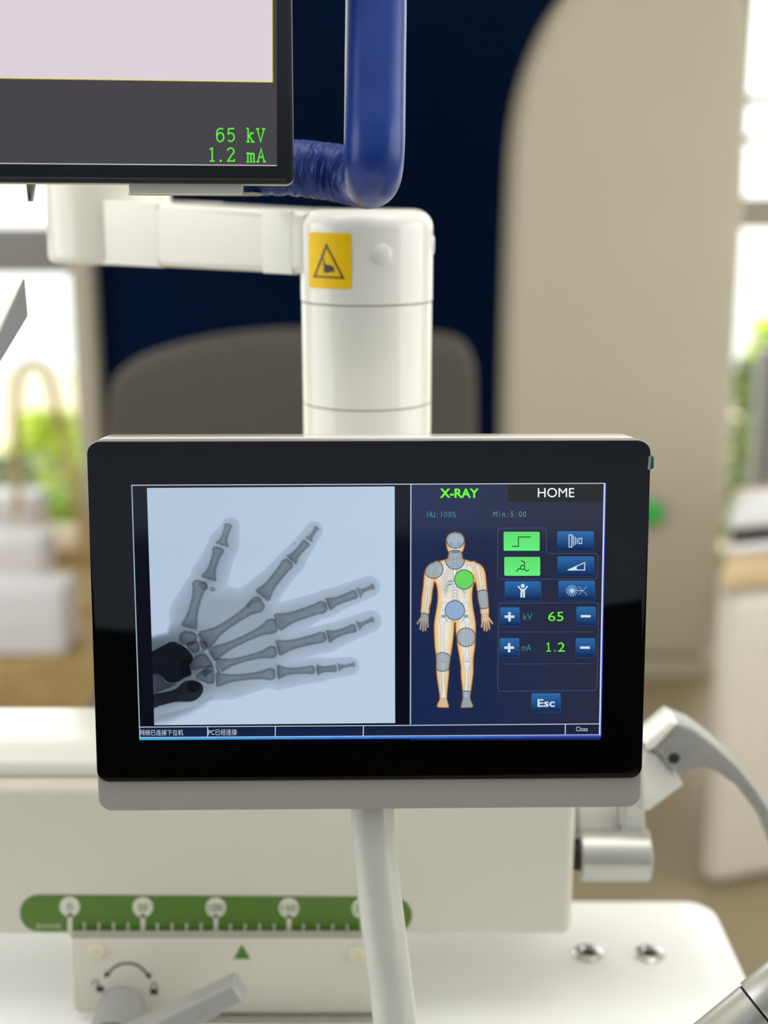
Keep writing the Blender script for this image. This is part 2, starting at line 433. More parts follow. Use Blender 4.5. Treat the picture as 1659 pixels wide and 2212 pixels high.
bm = bmesh.new(); add_prism(bm, vc, [(a[0][0] + 0.01, 0.0), (b2[-1][0] - 0.01, 0.0), (b2[-1][0] - 0.01, 0.061), (a[0][0] + 0.01, 0.061)], -0.41, -0.015, 0.004); finish(bm, 'plinth', M['cabinet'], t)
gb = vc.w(*vc.loc(1403, 1106), 0)
lathe('button_ring', gb, (0, -1, 0), [(0, 0.001), (0.052, 0.001), (0.05, 0.010), (0.036, 0.012), (0.036, 0.0)], M['seam'], t)
lathe('green_button', gb, (0, -1, 0), [(0.035, 0.001), (0.035, 0.013), (0.028, 0.018), (0, 0.020)], M['button_green'], t)

# upholstered chair
yk = 2.2; vk = vert_frame(yk)
t = thing('office_chair', (gx(630, yk), yk, 0), 'dark taupe upholstered chair with rounded back in front of the navy wall', 'chair')
top = [(226, 1330), (224, 1100), (226, 900), (236, 830), (280, 785), (380, 750), (500, 727), (640, 716), (800, 716), (920, 724), (990, 736), (1022, 772), (1031, 850), (1032, 1100), (1030, 1330)]
bo = [vk.loc(*p) for p in spline(top, 5)]
bm = bmesh.new(); add_prism(bm, vk, bo, -0.10, 0.0, 0.03, 4); finish(bm, 'backrest', M['taupe'], t)
x0, x1 = bo[0][0], bo[-1][0]; xm = (x0 + x1) / 2
box('seat', (x0 + 0.02, yk - 0.48, 0.42), (x1 - 0.02, yk - 0.004, 0.52), M['taupe'], t, 0.03, 4)
for sx in (x0 + 0.06, x1 - 0.06):
    for sy in (yk - 0.43, yk + 0.02):
        lathe('leg', (sx, sy, 0.0), (0, 0, 1), [(0, 0), (0.015, 0), (0.02, 0.42), (0, 0.42)], M['greypart'], t, 20)
for sx in (x0 + 0.08, x1 - 0.08):
    box('back_support', (sx - 0.02, yk + 0.005, 0.42), (sx + 0.02, yk + 0.03, bo[0][1] + 0.08), M['greypart'], t, 0.004)

# seating by the left window: tan bench platform with white cushions and a bent hoop
yb = 3.05
t = thing('wooden_bench', (gx(20, yb), 3.6, 0), 'tan wooden bench under the white cushions by the left window', 'bench')
xb1 = gx(205, yb)
zt_ = [gz(1417, 3.10), gz(1270, 3.6), gz(1160, 4.0)]
box('platform', (-2.2, 3.05, 0.0), (xb1, 3.45, zt_[0] - 0.002), M['tan'], t, 0.006)
box('platform', (-2.2, 3.46, 0.0), (xb1 - 0.02, 3.85, zt_[1] - 0.002), M['tan'], t, 0.006)
box('platform', (-2.2, 3.86, 0.0), (xb1 - 0.04, 4.19, zt_[2] - 0.002), M['tan'], t, 0.006)
cush = [(135, 1277, 1417, 3.10, 'nearest and lowest white cushion on the tan bench by the left window'),
        (90, 1168, 1270, 3.60, 'second white cushion from the front on the tan bench by the left window'),
        (73, 1076, 1160, 4.00, 'farthest white cushion on the tan bench by the left window')]
for xr, ya, yb_, yy, lab in cush:
    v = vert_frame(yy); x1_ = v.loc(xr, (ya + yb_) / 2)[0]; z0_ = v.loc(50, yb_)[1]; z1_ = v.loc(50, ya)[1]
    o = box('seat_cushion', (x1_ - 0.55, yy, z0_), (x1_, yy + 0.17, z1_), M['cushion'], None, 0.012, 3)
    tag(o, lab, 'cushion', 'white cushions on the bench')
v = vert_frame(3.9); hoop = [(38, 1115), (36, 1000), (34, 880), (40, 810), (62, 787), (92, 790), (108, 820), (125, 900), (150, 1010), (172, 1110), (186, 1230), (192, 1360)]
hp = [v.w(*v.loc(*p), 0) for p in spline(hoop, 6)]
o = tube('hoop_rail', hp, 0.013, M['tan'], None, 16); tag(o, 'tan bent hoop rail rising behind the white cushions by the left window', 'rail')

# low white cabinet with wooden top and a white device
yd = 2.2; xd0 = vert_frame(yd).loc(1545, 1500)[0]
t = thing('side_cabinet', (xd0 + 0.4, yd + 0.35, 0), 'low white lacquered cabinet with a pale wooden top at the right edge', 'cabinet')
def plan(dx0, y0, dx1, y1, ins):
    # left side runs back along the line of sight, front runs back to the right
    p0 = (xd0 + dx0, y0); return [p0, (xd0 + dx1, y0 + (dx1 - dx0) * 0.35), (xd0 + dx1 + 0.2, y1 + 0.25), (p0[0] + (y1 - y0) * 0.29, y1)]
def plan_part(name, P, z0, z1, m, par, bev):
    bm = bmesh.new(); add_prism(bm, flat_frame(0), P, z0, z1)
    bmesh.ops.bevel(bm, geom=list(bm.edges), offset=bev, segments=4, profile=0.5, affect='EDGES'); finish(bm, name, m, par)
plan_part('body', plan(0.0, yd + 0.02, 0.9, yd + 0.6, 0), 0.0, 0.616, M['desk'], t, 0.045)
plan_part('worktop', plan(0.0, yd, 0.92, yd + 0.63, 0), 0.615, 0.66, M['wood'], t, 0.006)
t = thing('printer', (xd0 + 0.35, yd + 0.25, 0.66), 'white desktop device with a dark slot standing on the pale wooden top', 'device')
zz = gz(1163, 2.26)
plan_part('base', plan(0.022, 2.26, 0.5, 2.44, 0), 0.66, zz - 0.014, M['printer'], t, 0.008)
plan_part('slot', plan(0.03, 2.27, 0.49, 2.43, 0), zz - 0.016, zz + 0.014, M['dark'], t, 0.001)
plan_part('lid', plan(0.022, 2.26, 0.5, 2.44, 0), zz + 0.012, gz(1112, 2.26), M['printer'], t, 0.012)

# ------------------------------------------------------------------ the machine's base
YB = 0.714; ZT = 0.800                       # front face of the body, top of the tray
vB = vert_frame(YB)
xR = vB.loc(1240, 1900)[0]; zb0 = vB.loc(1100, 2024)[1]; zb1 = vB.loc(300, 1700)[1]
mb = thing('machine_base', (-0.1, 0.7, 0), 'white machine base with green millimetre scale on its front and wide tray', 'machine base')
bm = bmesh.new(); add_box(bm, (-0.62, YB, zb0), (xR, YB + 0.105, zb1), 0.0)
be = [e for e in bm.edges]
bmesh.ops.bevel(bm, geom=be, offset=0.006, segments=4, profile=0.5, affect='EDGES'); finish(bm, 'body', M['white_matt'], mb)
box('top_cover', (-0.60, YB + 0.012, zb1 - 0.001), (xR - 0.012, YB + 0.098, zb1 + 0.012), M['white'], mb, 0.005, 4)
bm = bmesh.new()
fT = flat_frame(0); xe = flat_frame(ZT).loc(1553, 1990)[0]; yback = flat_frame(ZT).loc(1400, 1930)[1]
add_prism(bm, fT, rrect(-0.60, 0.30, xe + 0.004, yback, 0.022), ZT - 0.05, ZT - 0.0045, 0.005, 4)
finish(bm, 'tray', M['tray'], mb)
bm = bmesh.new(); add_prism(bm, fT, rrect(-0.585, 0.315, xe - 0.013, yback - 0.012, 0.018), ZT - 0.007, ZT, 0.0028, 3, only_front=True)
finish(bm, 'tray_surface', M['tray'], mb)
box('pedestal', (-0.45, 0.36, 0.0), (xe - 0.06, yback - 0.04, ZT - 0.05), M['white_matt'], mb, 0.01)
box('riser', (-0.13, YB + 0.02, ZT), (-0.02, YB + 0.09, zb0 + 0.002), M['white_matt'], mb)
fZ = flat_frame(ZT)
for px, py in ((1271, 2061), (1403, 2062)):
    a_, b_ = fZ.loc(px, py)
    s_ = lathe('tray_screw', (a_, b_, ZT - 0.0005), (0, 0, 1), [(0.0105, 0), (0.0105, 0.0012), (0.0085, 0.0030), (0.006, 0.0032), (0.0048, 0.0008), (0, 0.0006)], M['metal'], mb)
    lathe('screw_socket', (a_, b_, ZT + 0.0004), (0, 0, 1), [(0.0046, 0), (0.0046, 0.0006), (0, 0.0006)], M['dark'], s_, 6)
# green scale stuck on the front
def on(fr, base=0.0): return lambda px, py, c: fr.w(*fr.loc(px, py), base + c)
sc = Flat(on(vB, 0.0003))
pill = []
for i in range(13):
    t_ = math.radians(90 + 180 * i / 12); pill.append((85 + 42 * math.cos(t_), 1972 - 40 * math.sin(t_)))
for i in range(13):
    t_ = math.radians(-90 + 180 * i / 12); pill.append((848 + 42 * math.cos(t_), 1977 - 40 * math.sin(t_)))
sc.face(pill[::-1], (86, 128, 36), 0.0, 0)
for k, txt in enumerate(('0', '50', '100', '150', '200')):
    x = 151 + 157.7 * k; y = 1957.5 + 1.0 * k
    sc.disc(x, y, 22, (0, 0, 0), 0.0002, mi=1)
    sc.rect(x - 4.5, y + 15, x + 5, 2019 + k, (0, 0, 0), 0.0002, mi=1)
    h_ = 8; wd_ = 5.2 * len(txt)
    sc.text(txt, x - wd_, y - h_, x + wd_, y + h_, (0, 0, 0), 0.0004, mi=2)
    for j in range(1, 5):
        xx = x + 31.5 * j
        if xx < 800: sc.rect(xx - 2.2, 1992 + k, xx + 2.2, 2020 + k, (0, 0, 0), 0.0002, mi=1)
sc.text('(mm)', 80, 1993, 130, 2007, (0, 0, 0), 0.0002, mi=1)
sc.build('scale_label', [M['green'], M['stickerwhite'], M['greenink']], mb, attr=False)

# sliding bracket with lock lever under the scale
YP = YB - 0.008; vP = vert_frame(YP)
sl = thing('slide_bracket', (-0.09, YP, ZT), 'white slide bracket with lock lever and green pointer below the green scale', 'bracket')
c0 = vP.loc(150, 2024); c1 = vP.loc(828, 2190)
bm = bmesh.new(); add_prism(bm, vP, rrect(c0[0], c1[1], c1[0], c0[1] - 0.0012, 0.005), -0.006, 0.0, 0.0012, 3); finish(bm, 'plate', M['white_matt'], sl)
box('plate_edge', (c0[0] + 0.001, YP + 0.0005, c0[1] - 0.0012), (c1[0] - 0.001, YP + 0.006, c0[1] + 0.0006), M['seam'], sl)
box('slide_foot', (c0[0] + 0.07, YP - 0.012, ZT), (c1[0] - 0.005, YP + 0.005, c1[1] - 0.0003), M['metal'], sl, 0.002)
for px, py in ((209, 2055), (771, 2061)):
    lathe('screw_cap', vP.w(*vP.loc(px, py), 0), (0, -1, 0), [(0.0047, -0.001), (0.0047, 0.0012), (0.0038, 0.002), (0.002, 0.0016), (0, 0.0015)], M['cream'], sl, 28)
mk = Flat(on(vP, 0.0003))
pk = Flat(on(vP, 0.0003)); pk.face([(522, 2040), (505, 2071), (541, 2071)], (0, 0, 0), 0, 0); pk.build('pointer_mark', [M['greenink']], sl, attr=False)
arc = [(275 + 49 * math.cos(math.radians(a)), 2128 - 48 * math.sin(math.radians(a))) for a in range(22, 162, 7)]
mk.stroke(arc, 4.2, (0, 0, 0), 0, mi=1)
mk.face([(226, 2112), (227, 2098), (238, 2106)], (0, 0, 0), 0, 1); mk.face([(325, 2116), (313, 2107), (326, 2101)], (0, 0, 0), 0, 1)
for (x, y, op) in ((216, 2135, 1), (333, 2141, 0)):
    mk.rect(x - 8, y - 5, x + 8, y + 7, (0, 0, 0), 0, mi=1)
    dx = -10 if op else 0
    mk.stroke([(x + dx - 6, y - 5), (x + dx - 6, y - 13), (x + dx - 3, y - 18), (x + dx + 3, y - 18), (x + dx + 6, y - 13), (x + dx + 6, y - 5)], 2.2, (0, 0, 0), 0, mi=1)
mk.build('lock_marking', [M['ink'], M['ink']], sl, attr=False)
hub = vP.w(*vP.loc(264, 2176), 0.0)
lathe('lever_hub', hub, (0, -1, 0), [(0.0148, 0), (0.0148, 0.030), (0.0135, 0.033), (0, 0.034)], M['greypart'], sl)
vL = vert_frame(YP - 0.034)
def bar_outline(fr, P0, P1, w0, w1, n=6):
    a_, b_ = Vector(fr.loc(*P0)), Vector(fr.loc(*P1)); d = (b_ - a_).normalized(); q = Vector((-d.y, d.x))
    k = 0.66 / FPX
    return [tuple(a_ - q * w0 * k), tuple(b_ - q * w1 * k), tuple(b_ + q * w1 * k), tuple(a_ + q * w0 * k)]
bm = bmesh.new(); add_prism(bm, vL, bar_outline(vL, (225, 2262), (523, 2112), 40, 29), 0.0, 0.016, 0.004, 4); finish(bm, 'lever_bar', M['greypart'], sl)
lv = [(1, 0)]

# clamp with curved lever at the right of the body
cl = thing('clamp_lever', (0.12, 0.76, 0.9), 'silver clamp cylinder with curved grey lever at the right of the machine base', 'clamp')
vC = vert_frame(0.745)
ca = vC.w(*vC.loc(1250, 1846), 0); cb = vC.w(*vC.loc(1400, 1846), 0); rad = (vC.loc(1300, 1795)[1] - vC.loc(1300, 1897)[1]) / 2
ln = (cb - ca).length
lathe('clamp_cylinder', ca, cb - ca, [(0, 0), (rad - 0.001, 0), (rad, 0.001), (rad, ln - 0.001), (rad - 0.001, ln), (0, ln)], M['satin'], cl, 64)
lathe('collar', Vector((xR - 0.002, ca.y, ca.z)), (1, 0, 0), [(0, 0), (0.010, 0), (0.010, ca.x - xR + 0.003), (0, ca.x - xR + 0.003)], M['dark'], cl)
vC2 = vert_frame(0.752)
def poly_part(name, fr, P, c0, c1, m, par, bev=0.002):
    bm = bmesh.new(); add_prism(bm, fr, fr.pts(P), c0, c1, bev, 3); return finish(bm, name, m, par)
poly_part('mount_block', vC2, [(1246, 1600), (1388, 1600), (1396, 1800), (1246, 1800)], -0.03, 0.0, M['white'], cl, 0.003)
tube('guide_rod', [vC2.w(*vC2.loc(1340, 1640), 0.003), vC2.w(*vC2.loc(1341, 1800), 0.003)], 0.0022, M['metal'], cl, 16)
def Z7(L): return [(1160 + x / 3.106, 1500 + y / 3.106) for x, y in L]
poly_part('head_block', vC2, Z7([(690, 340), (790, 365), (965, 575), (735, 745), (690, 745)]), -0.02, 0.008, M['white'], cl, 0.002)
lev = Z7([(780, 365), (938, 195), (1060, 240), (1200, 345), (1350, 480), (1480, 640), (1600, 830), (1700, 1050), (1720, 1250), (1640, 1150), (1560, 950), (1470, 790), (1340, 620), (1200, 520), (1110, 492), (1050, 505), (962, 560)])
vC3 = vert_frame(0.740)
poly_part('lever_arm', vC3, lev, -0.026, 0.0, M['greypart'], cl, 0.0022)
poly_part('lever_end', vC3, Z7([(718, 325), (905, 168), (942, 192), (782, 362), (735, 372)]), -0.024, 0.002, M['white'], cl, 0.002)
bp = vC3.w(*vC3.loc(1160 + 917 / 3.106, 1500 + 425 / 3.106), 0)
lathe('bolt_seat', bp, (0, -1, 0), [(0, 0.0002), (0.0062, 0.0002), (0.0062, 0.0012), (0.0036, 0.0008), (0.0034, 0.0004), (0, 0.0004)], M['greypart'], cl)
lathe('bolt', bp, (0, -1, 0), [(0, 0.0008), (0.0036, 0.0008), (0.0032, 0.0014), (0, 0.0014)], M['dark'], cl)

# slanted rod at the lower right corner
A_ = at(1440, 2330, 0.62); B_ = at(1740, 2085, 0.62); d_ = (B_ - A_)
rr = thing('handle_rod', A_, 'slanted silver grey rod with a dark joint ring at the lower right corner', 'rod')
L_ = d_.length; fj = 0.645
lathe('rod_shaft', A_, d_, [(0, 0), (0.0108, 0), (0.0112, 0.001), (0.0112, L_ * fj - 0.0006)], M['satin'], rr)
lathe('joint_ring', A_, d_, [(0.0107, L_ * fj - 0.001), (0.0107, L_ * fj + 0.001)], M['dark'], rr)
lathe('rod_sleeve', A_, d_, [(0.0117, L_ * fj + 0.0006), (0.0121, L_ * fj + 0.0012), (0.0121, L_), (0, L_)], M['satin'], rr)
lathe('rod_post', A_ - Vector((0, 0, A_.z - ZT)) , (0, 0, 1), [(0, 0), (0.009, 0), (0.009, A_.z - ZT + 0.004), (0, A_.z - ZT + 0.004)], M['satin'], rr)

# ------------------------------------------------------------------ white jointed arm
AX, AY, AR = -0.0100, 0.762, 0.0379
fA = vert_frame(AY - AR)
zs1 = fA.loc(793, 888)[1]; zs2 = fA.loc(793, 661)[1]; ztop = fA.loc(793, 452)[1]
ja = thing('jointed_arm', (AX, AY, zb1 + 0.012), 'white jointed arm with a yellow warning label behind the control panel', 'arm')
g = 0.0007
lathe('column_base', (AX, AY, zb1 + 0.010), (0, 0, 1), [(0, 0), (AR, 0), (AR, zs1 - zb1 - 0.010 - g), (AR - 0.001, zs1 - zb1 - 0.010), (0, zs1 - zb1 - 0.010)], M['white'], ja, 96)
hh = zs2 - zs1
lathe('column_sleeve', (AX, AY, zs1), (0, 0, 1), [(0, 0), (AR - 0.001, 0), (AR, g), (AR, hh - g), (AR - 0.001, hh), (0, hh)], M['white'], ja, 96)
hh = ztop - zs2; rf = 0.011
prof = [(0, 0), (AR - 0.001, 0), (AR + 0.0003, g)] + [(AR + 0.0003 - rf + rf * math.cos(math.radians(t_)), hh - rf + rf * math.sin(math.radians(t_))) for t_ in range(0, 91, 10)] + [(0, hh)]
lathe('joint_head', (AX, AY, zs2), (0, 0, 1), prof, M['white'], ja, 96)
for zq in (zs1, zs2):
    lathe('joint_seam', (AX, AY, zq - 0.0006), (0, 0, 1), [(AR - 0.0008, 0), (AR - 0.0002, 0.0001), (AR - 0.0002, 0.0011), (AR - 0.0008, 0.0012)], M['seam'], ja, 96)
EX, EY, ER = -0.180, 0.872, 0.0405
zeb = vert_frame(EY - ER).loc(236, 574)[1]
rf = 0.006
lathe('elbow_joint', (EX, EY, zeb), (0, 0, 1), [(0, 0)] + [(ER - rf + rf * math.cos(math.radians(t_)), rf + rf * math.sin(math.radians(t_))) for t_ in range(-90, 1, 15)] + [(ER, 0.12), (ER - 0.006, 0.126), (0, 0.126)], M['white'], ja, 96)
d = Vector((EX - AX, EY - AY, 0)); Lb = d.length; q = Vector((-d.y, d.x, 0)).normalized()
fb = Frame((AX, AY, 0), d, (0, 0, 1))       # n points to the viewer side
hw = 0.031
if fb.n.y > 0: fb = Frame((EX, EY, 0), -d, (0, 0, 1)); flip = True
else: flip = False
def beam(name, s0, s1, z00, z10, z01, z11, hw, m, bev):
    """s measured from the column axis towards the elbow"""
    o = (lambda s: Lb - s) if flip else (lambda s: s)
    P = [(o(s0), z00), (o(s1), z01), (o(s1), z11), (o(s0), z10)]
    bm = bmesh.new(); add_prism(bm, fb, P, -hw, hw, bev, 4); return finish(bm, name, m, ja)
zbl = zeb + 0.001; zcl = zs2 + 0.0145
zA0, zA1, zE0, zE1 = zbl - 0.002, ztop - 0.002, zbl, ztop + 0.005
mixz = lambda a, b, s: a + (b - a) * s / Lb
beam('beam', 0.02, Lb, mixz(zA0, zE0, 0.02), mixz(zA1, zE1, 0.02), zE0, zE1, hw, M['white'], 0.005)
for nm, a, b in (('beam_collar', 0.03, 0.052), ('beam_collar', 0.132, Lb - 0.01)):
    e = 0.00018; beam(nm, a, b, mixz(zA0, zE0, a) - e, mixz(zA1, zE1, a) + e, mixz(zA0, zE0, b) - e, mixz(zA1, zE1, b) + e, hw + e, M['white'], 0.0008)
# label and cap follow the round head
def cyl_map(r):
    def f(px, py, c):
        dd = ray(px, py); rr_ = r + c
        a = dd.x ** 2 + dd.y ** 2; b = 2 * ((CAM.x - AX) * dd.x + (CAM.y - AY) * dd.y); cc = (CAM.x - AX) ** 2 + (CAM.y - AY) ** 2 - rr_ ** 2
        t = (-b - math.sqrt(max(0, b * b - 4 * a * cc))) / (2 * a); return CAM + dd * t
    return f
lb = Flat(cyl_map(AR + 0.0006))
for i in range(16):
    xa, xb = 667 + 92.5 * i / 16, 667 + 92.5 * (i + 1) / 16
    ins = lambda x: max(0, 4 - min(x - 667, 759.5 - x)) * 0.9
    y_ = lambda x, y: y + (x - 667) * 0.035
    lb.face([(xa, y_(xa, 501) + ins(xa)), (xb, y_(xb, 501) + ins(xb)), (xb, y_(xb, 622) - ins(xb)), (xa, y_(xa, 622) - ins(xa))], (0, 0, 0), 0, 0)
tri = [(704.5, 530), (741, 600.5), (679, 597)]
def dens(P, n=8):
    o = []
    for a, b in zip(P, P[1:] + P[:1]): o += [(a[0] + (b[0] - a[0]) * i / n, a[1] + (b[1] - a[1]) * i / n) for i in range(n)]
    return o
lb.stroke(dens(tri), 3.6, (0, 0, 0), 0.0002, closed=True, mi=1)
for p in tri: lb.disc(p[0], p[1], 2.6, (0, 0, 0), 0.0002, 12, mi=1)
hand = [(697, 557), (699, 557), (702, 571), (706, 572), (713, 573), (720, 577), (722, 583), (721, 588), (713, 587), (709, 590), (702, 588), (695, 590), (701, 585), (700, 582), (694, 583), (700, 579), (700, 574), (692, 571), (699, 571)]
lb.face(hand, (0, 0, 0), 0.0002, 1)
lbo = lb.build('warning_label', [M['yellow'], M['ink']], ja, attr=False); lbo['label'] = 'yellow warning label with black triangle and crushed hand'
cmf = cyl_map(AR + 0.0003)
for px, py in ((825, 549), (936, 529)):
    if px < 900: c_ = cmf(px, py, 0)
    else: c_ = Vector((AX + AR * math.cos(math.radians(-4)), AY + AR * math.sin(math.radians(-4)), vert_frame(AY).loc(930, py)[1]))
    n_ = Vector((c_.x - AX, c_.y - AY, 0)).normalized()
    lathe('screw_cover', c_ - n_ * 0.0006, n_, [(0.0057, 0), (0.0055, 0.0010), (0.0045, 0.0016), (0, 0.0018)], M['white'], ja, 32)

# ------------------------------------------------------------------ blue padded handle
hd = thing('padded_handle', at(812, 430, 0.60), 'blue vinyl covered tube handle bending behind the large monitor', 'handle')
Hp = [(813, -330, .6), (813, -150, .6), (812.5, 0, .6), (811, 120, .6), (810, 220, .6), (809, 300, .600), (807, 346, .604), (805, 372, .616), (801, 385, .634), (790, 387, .652), (768, 383, .664), (735, 375, .671), (690, 368, .675), (640, 363, .678), (580, 361, .681), (526, 361, .685)]
from mathutils import noise as mnoise
KS = 90
P3 = [at(*p) for p in spline(Hp, KS)]; cut = 5 * KS
WN = 160
along = np.cumsum([0] + [(P3[i + 1] - P3[i]).length for i in range(len(P3) - 1)]) 
along = along - along[cut]
def crease(i, k, n, sg):
    # crumpled skin of the bend: short ridges lying across the tube, wandering around it
    s_ = along[i]; t = 2 * math.pi * k / sg
    amp = min(1.0, max(0.0, (s_ - 0.030) / 0.032)); amp = amp * amp * (3 - 2 * amp)
    if amp <= 0: return 0.0
    c, q = math.cos(t), math.sin(t)
    wob = mnoise.noise(Vector((c * 1.6, q * 1.6, s_ * 60))) * 0.0022
    v1 = abs(mnoise.noise(Vector(((s_ + wob) * 560, c * 1.1 + s_ * 30, q * 1.1))))
    v2 = abs(mnoise.noise(Vector(((s_ - wob) * 950, c * 3.4, q * 3.4 + 7))))
    return amp * (0.0004 - 0.0016 * v1 + 0.0002 * v2)
bm = bmesh.new(); add_tube(bm, P3, 0.01415, WN, cap=False, span=(0, cut)); finish(bm, 'grip', M['blue'], hd, 60)
bm = bmesh.new(); add_tube(bm, P3, 0.01415, WN, disp=crease, cap=False, span=(cut, len(P3))); finish(bm, 'creased_bend', M['blue'], hd, 80)
lathe('end_cap', P3[-1], P3[-1] - P3[-2], [(0, -0.0003), (0.0146, -0.0003), (0.0146, 0.0012), (0.013, 0.002), (0, 0.002)], M['dark'], hd)

# ------------------------------------------------------------------ large monitor, upper left
r1 = camvec(.9955, -.0171, .0924); vert = Vector((0, 0, 1))
MF = Frame(at(637, 394, 0.60), r1, vert)
mon = thing('display_monitor', MF.w(-0.2, 0, -0.02), 'large black framed monitor at upper left showing a pale image and green readings', 'monitor')
aR, aB = MF.loc(635, 392); 
A0, B0 = MF.loc(-900, 0)[0], MF.loc(635, 398)[1]
B1 = B0 + 0.30
bm = bmesh.new(); add_prism(bm, MF, rrect(A0, B0, aR, B1, 0.0035), -0.028, 0.0, 0.0008, 2, mat=0); finish(bm, 'bezel', M['black'], mon)
bm = bmesh.new(); add_prism(bm, MF, rrect(A0 - 0.0006, B0 - 0.0006, aR + 0.0006, B1 + 0.0006, 0.0037), -0.040, -0.020, 0.004, 3); finish(bm, 'rear_shell', M['cream'], mon)
zl = MF.loc(600, 386)[1]
bm = bmesh.new(); add_prism(bm, MF, [(A0 + 0.002, B0 + 0.0005), (MF.loc(617, 390)[0], B0 + 0.0005), (MF.loc(617, 390)[0], zl), (A0 + 0.002, zl)], -0.001, 0.0006, 0.0003, 2); finish(bm, 'lower_lip', M['black'], mon)
sF = Flat(on(MF, 0.0004))
lineY = lambda x, y0, y1, x1: y0 + (y1 - y0) * x / x1
top = -1200
yb_ = lambda x: 353.5 + 0.0078 * x
sF.face([(-840, top), (597, top), (598, yb_(598)), (-840, yb_(-840))], (63, 58, 64), 0)
yl = lambda x: 168.5 + 0.0145 * x
sc_o = sF.build('screen', M['screen_matt'], mon)
im = Flat(on(MF, 0.0006))
im.face([(-800, top), (587, top), (588, yl(588)), (-800, yl(-800))], (218, 207, 214), 0)
im.stroke([(-800, yl(-800)), (588, yl(588)), (587.5, 0), (586, top)], 2.2, (238, 226, 110), 0.0001)
im.build('image_area', M['screen_matt'], sc_o)
ln_ = Flat(on(MF, 0.0006)); ln_.stroke([(-840, yb_(-840) - 0.5), (598, yb_(598) - 0.5)], 1.5, (240, 228, 226), 0); ln_.build('edge_line', M['screen_matt'], sc_o)
# readings in a thin serif face, drawn stroke by stroke
GR = (92, 255, 46)
def serif(fl, items, c):
    for pts in items: fl.stroke(pts, 2.6, GR, c)
def arcp(cx, cy, rx, ry, a0, a1, n=14): return [(cx + rx * math.cos(math.radians(a0 + (a1 - a0) * i / n)), cy - ry * math.sin(math.radians(a0 + (a1 - a0) * i / n))) for i in range(n + 1)]
tx = Flat(on(MF, 0.0007))
def g6(x, y): return [arcp(x + 9, y + 20.5, 7.5, 9.5, 0, 360, 20), [(x + 15, y + 4)] + arcp(x + 10, y + 12, 8.5, 10.5, 70, 180)[0:] + [(x + 1.5, y + 20)]]
def g5(x, y): return [[(x + 16, y + 2), (x + 4, y + 2), (x + 3, y + 14)] + arcp(x + 8.5, y + 20.5, 7.5, 9, 120, -140, 16)]
def g1(x, y): return [[(x + 4, y + 5), (x + 9.5, y + 2), (x + 9.5, y + 30)], [(x + 4, y + 30), (x + 15, y + 30)]]
def g2(x, y): return [arcp(x + 9, y + 8.5, 7, 7, 170, -20, 12) + [(x + 10, y + 18), (x + 2.5, y + 29.5), (x + 16.5, y + 29.5), (x + 17, y + 25)]]
def gk(x, y): return [[(x + 1, y + 1), (x + 5, y + 1), (x + 5, y + 30)], [(x + 1, y + 30), (x + 9, y + 30)], [(x + 5, y + 20), (x + 13, y + 11)], [(x + 9, y + 11), (x + 17, y + 11)], [(x + 8, y + 17.5), (x + 15, y + 30)], [(x + 12, y + 30), (x + 19, y + 30)]]
def gV(x, y): return [[(x + 3, y + 2), (x + 10, y + 30), (x + 17, y + 2)], [(x, y + 2), (x + 7, y + 2)], [(x + 13, y + 2), (x + 20, y + 2)]]
def gm(x, y): return [[(x, y + 11), (x + 3.5, y + 11), (x + 3.5, y + 30)], [(x + 3.5, y + 14), (x + 7, y + 11), (x + 10, y + 13), (x + 10, y + 30)], [(x + 10, y + 14), (x + 13.5, y + 11), (x + 16.5, y + 13), (x + 16.5, y + 30)], [(x + 1, y + 30), (x + 6, y + 30)], [(x + 8, y + 30), (x + 12.5, y + 30)], [(x + 14.5, y + 30), (x + 19, y + 30)]]
def gA(x, y): return [[(x + 3, y + 30), (x + 10, y + 2), (x + 17, y + 30)], [(x + 6, y + 20), (x + 14, y + 20)], [(x, y + 30), (x + 6, y + 30)], [(x + 14, y + 30), (x + 20.5, y + 30)]]
for it in (g6(467, 276), g5(490, 276), gk(531, 276.5), gV(553, 276.5)): serif(tx, it, 0)
for it in (g1(449, 318), g2(489.5, 318.5), gm(532, 320), gA(554, 319.5)): serif(tx, it, 0)
tx.disc(477, 347.5, 2.4, GR, 0)
tx.build('reading_text', M['screen_matt'], sc_o)
# parts under the monitor
for nm, x0, x1, y0, y1, c0_, c1_, m in (('mount_block', 268, 522, 388, 421, -0.075, -0.018, M['tray']), ('mount_plate', 262, 566, 415, 423, -0.085, -0.030, M['cream'])):
    bm = bmesh.new(); a_ = MF.loc(x0, y0); b_ = MF.loc(x1, y1)
    add_prism(bm, MF, [(a_[0], b_[1]), (b_[0], b_[1]), (b_[0], a_[1]), (a_[0], a_[1])], c0_, c1_, 0.0015, 2); finish(bm, nm, m, mon)
a_ = MF.loc(43, 388); tip = MF.loc(41, 436)
bm = bmesh.new(); add_prism(bm, MF, [MF.loc(36, 436), MF.loc(46, 436), MF.loc(54, 388), MF.loc(31, 388)], -0.034, -0.028, 0.0015, 2); finish(bm, 'hook', M['greypart'], mon)

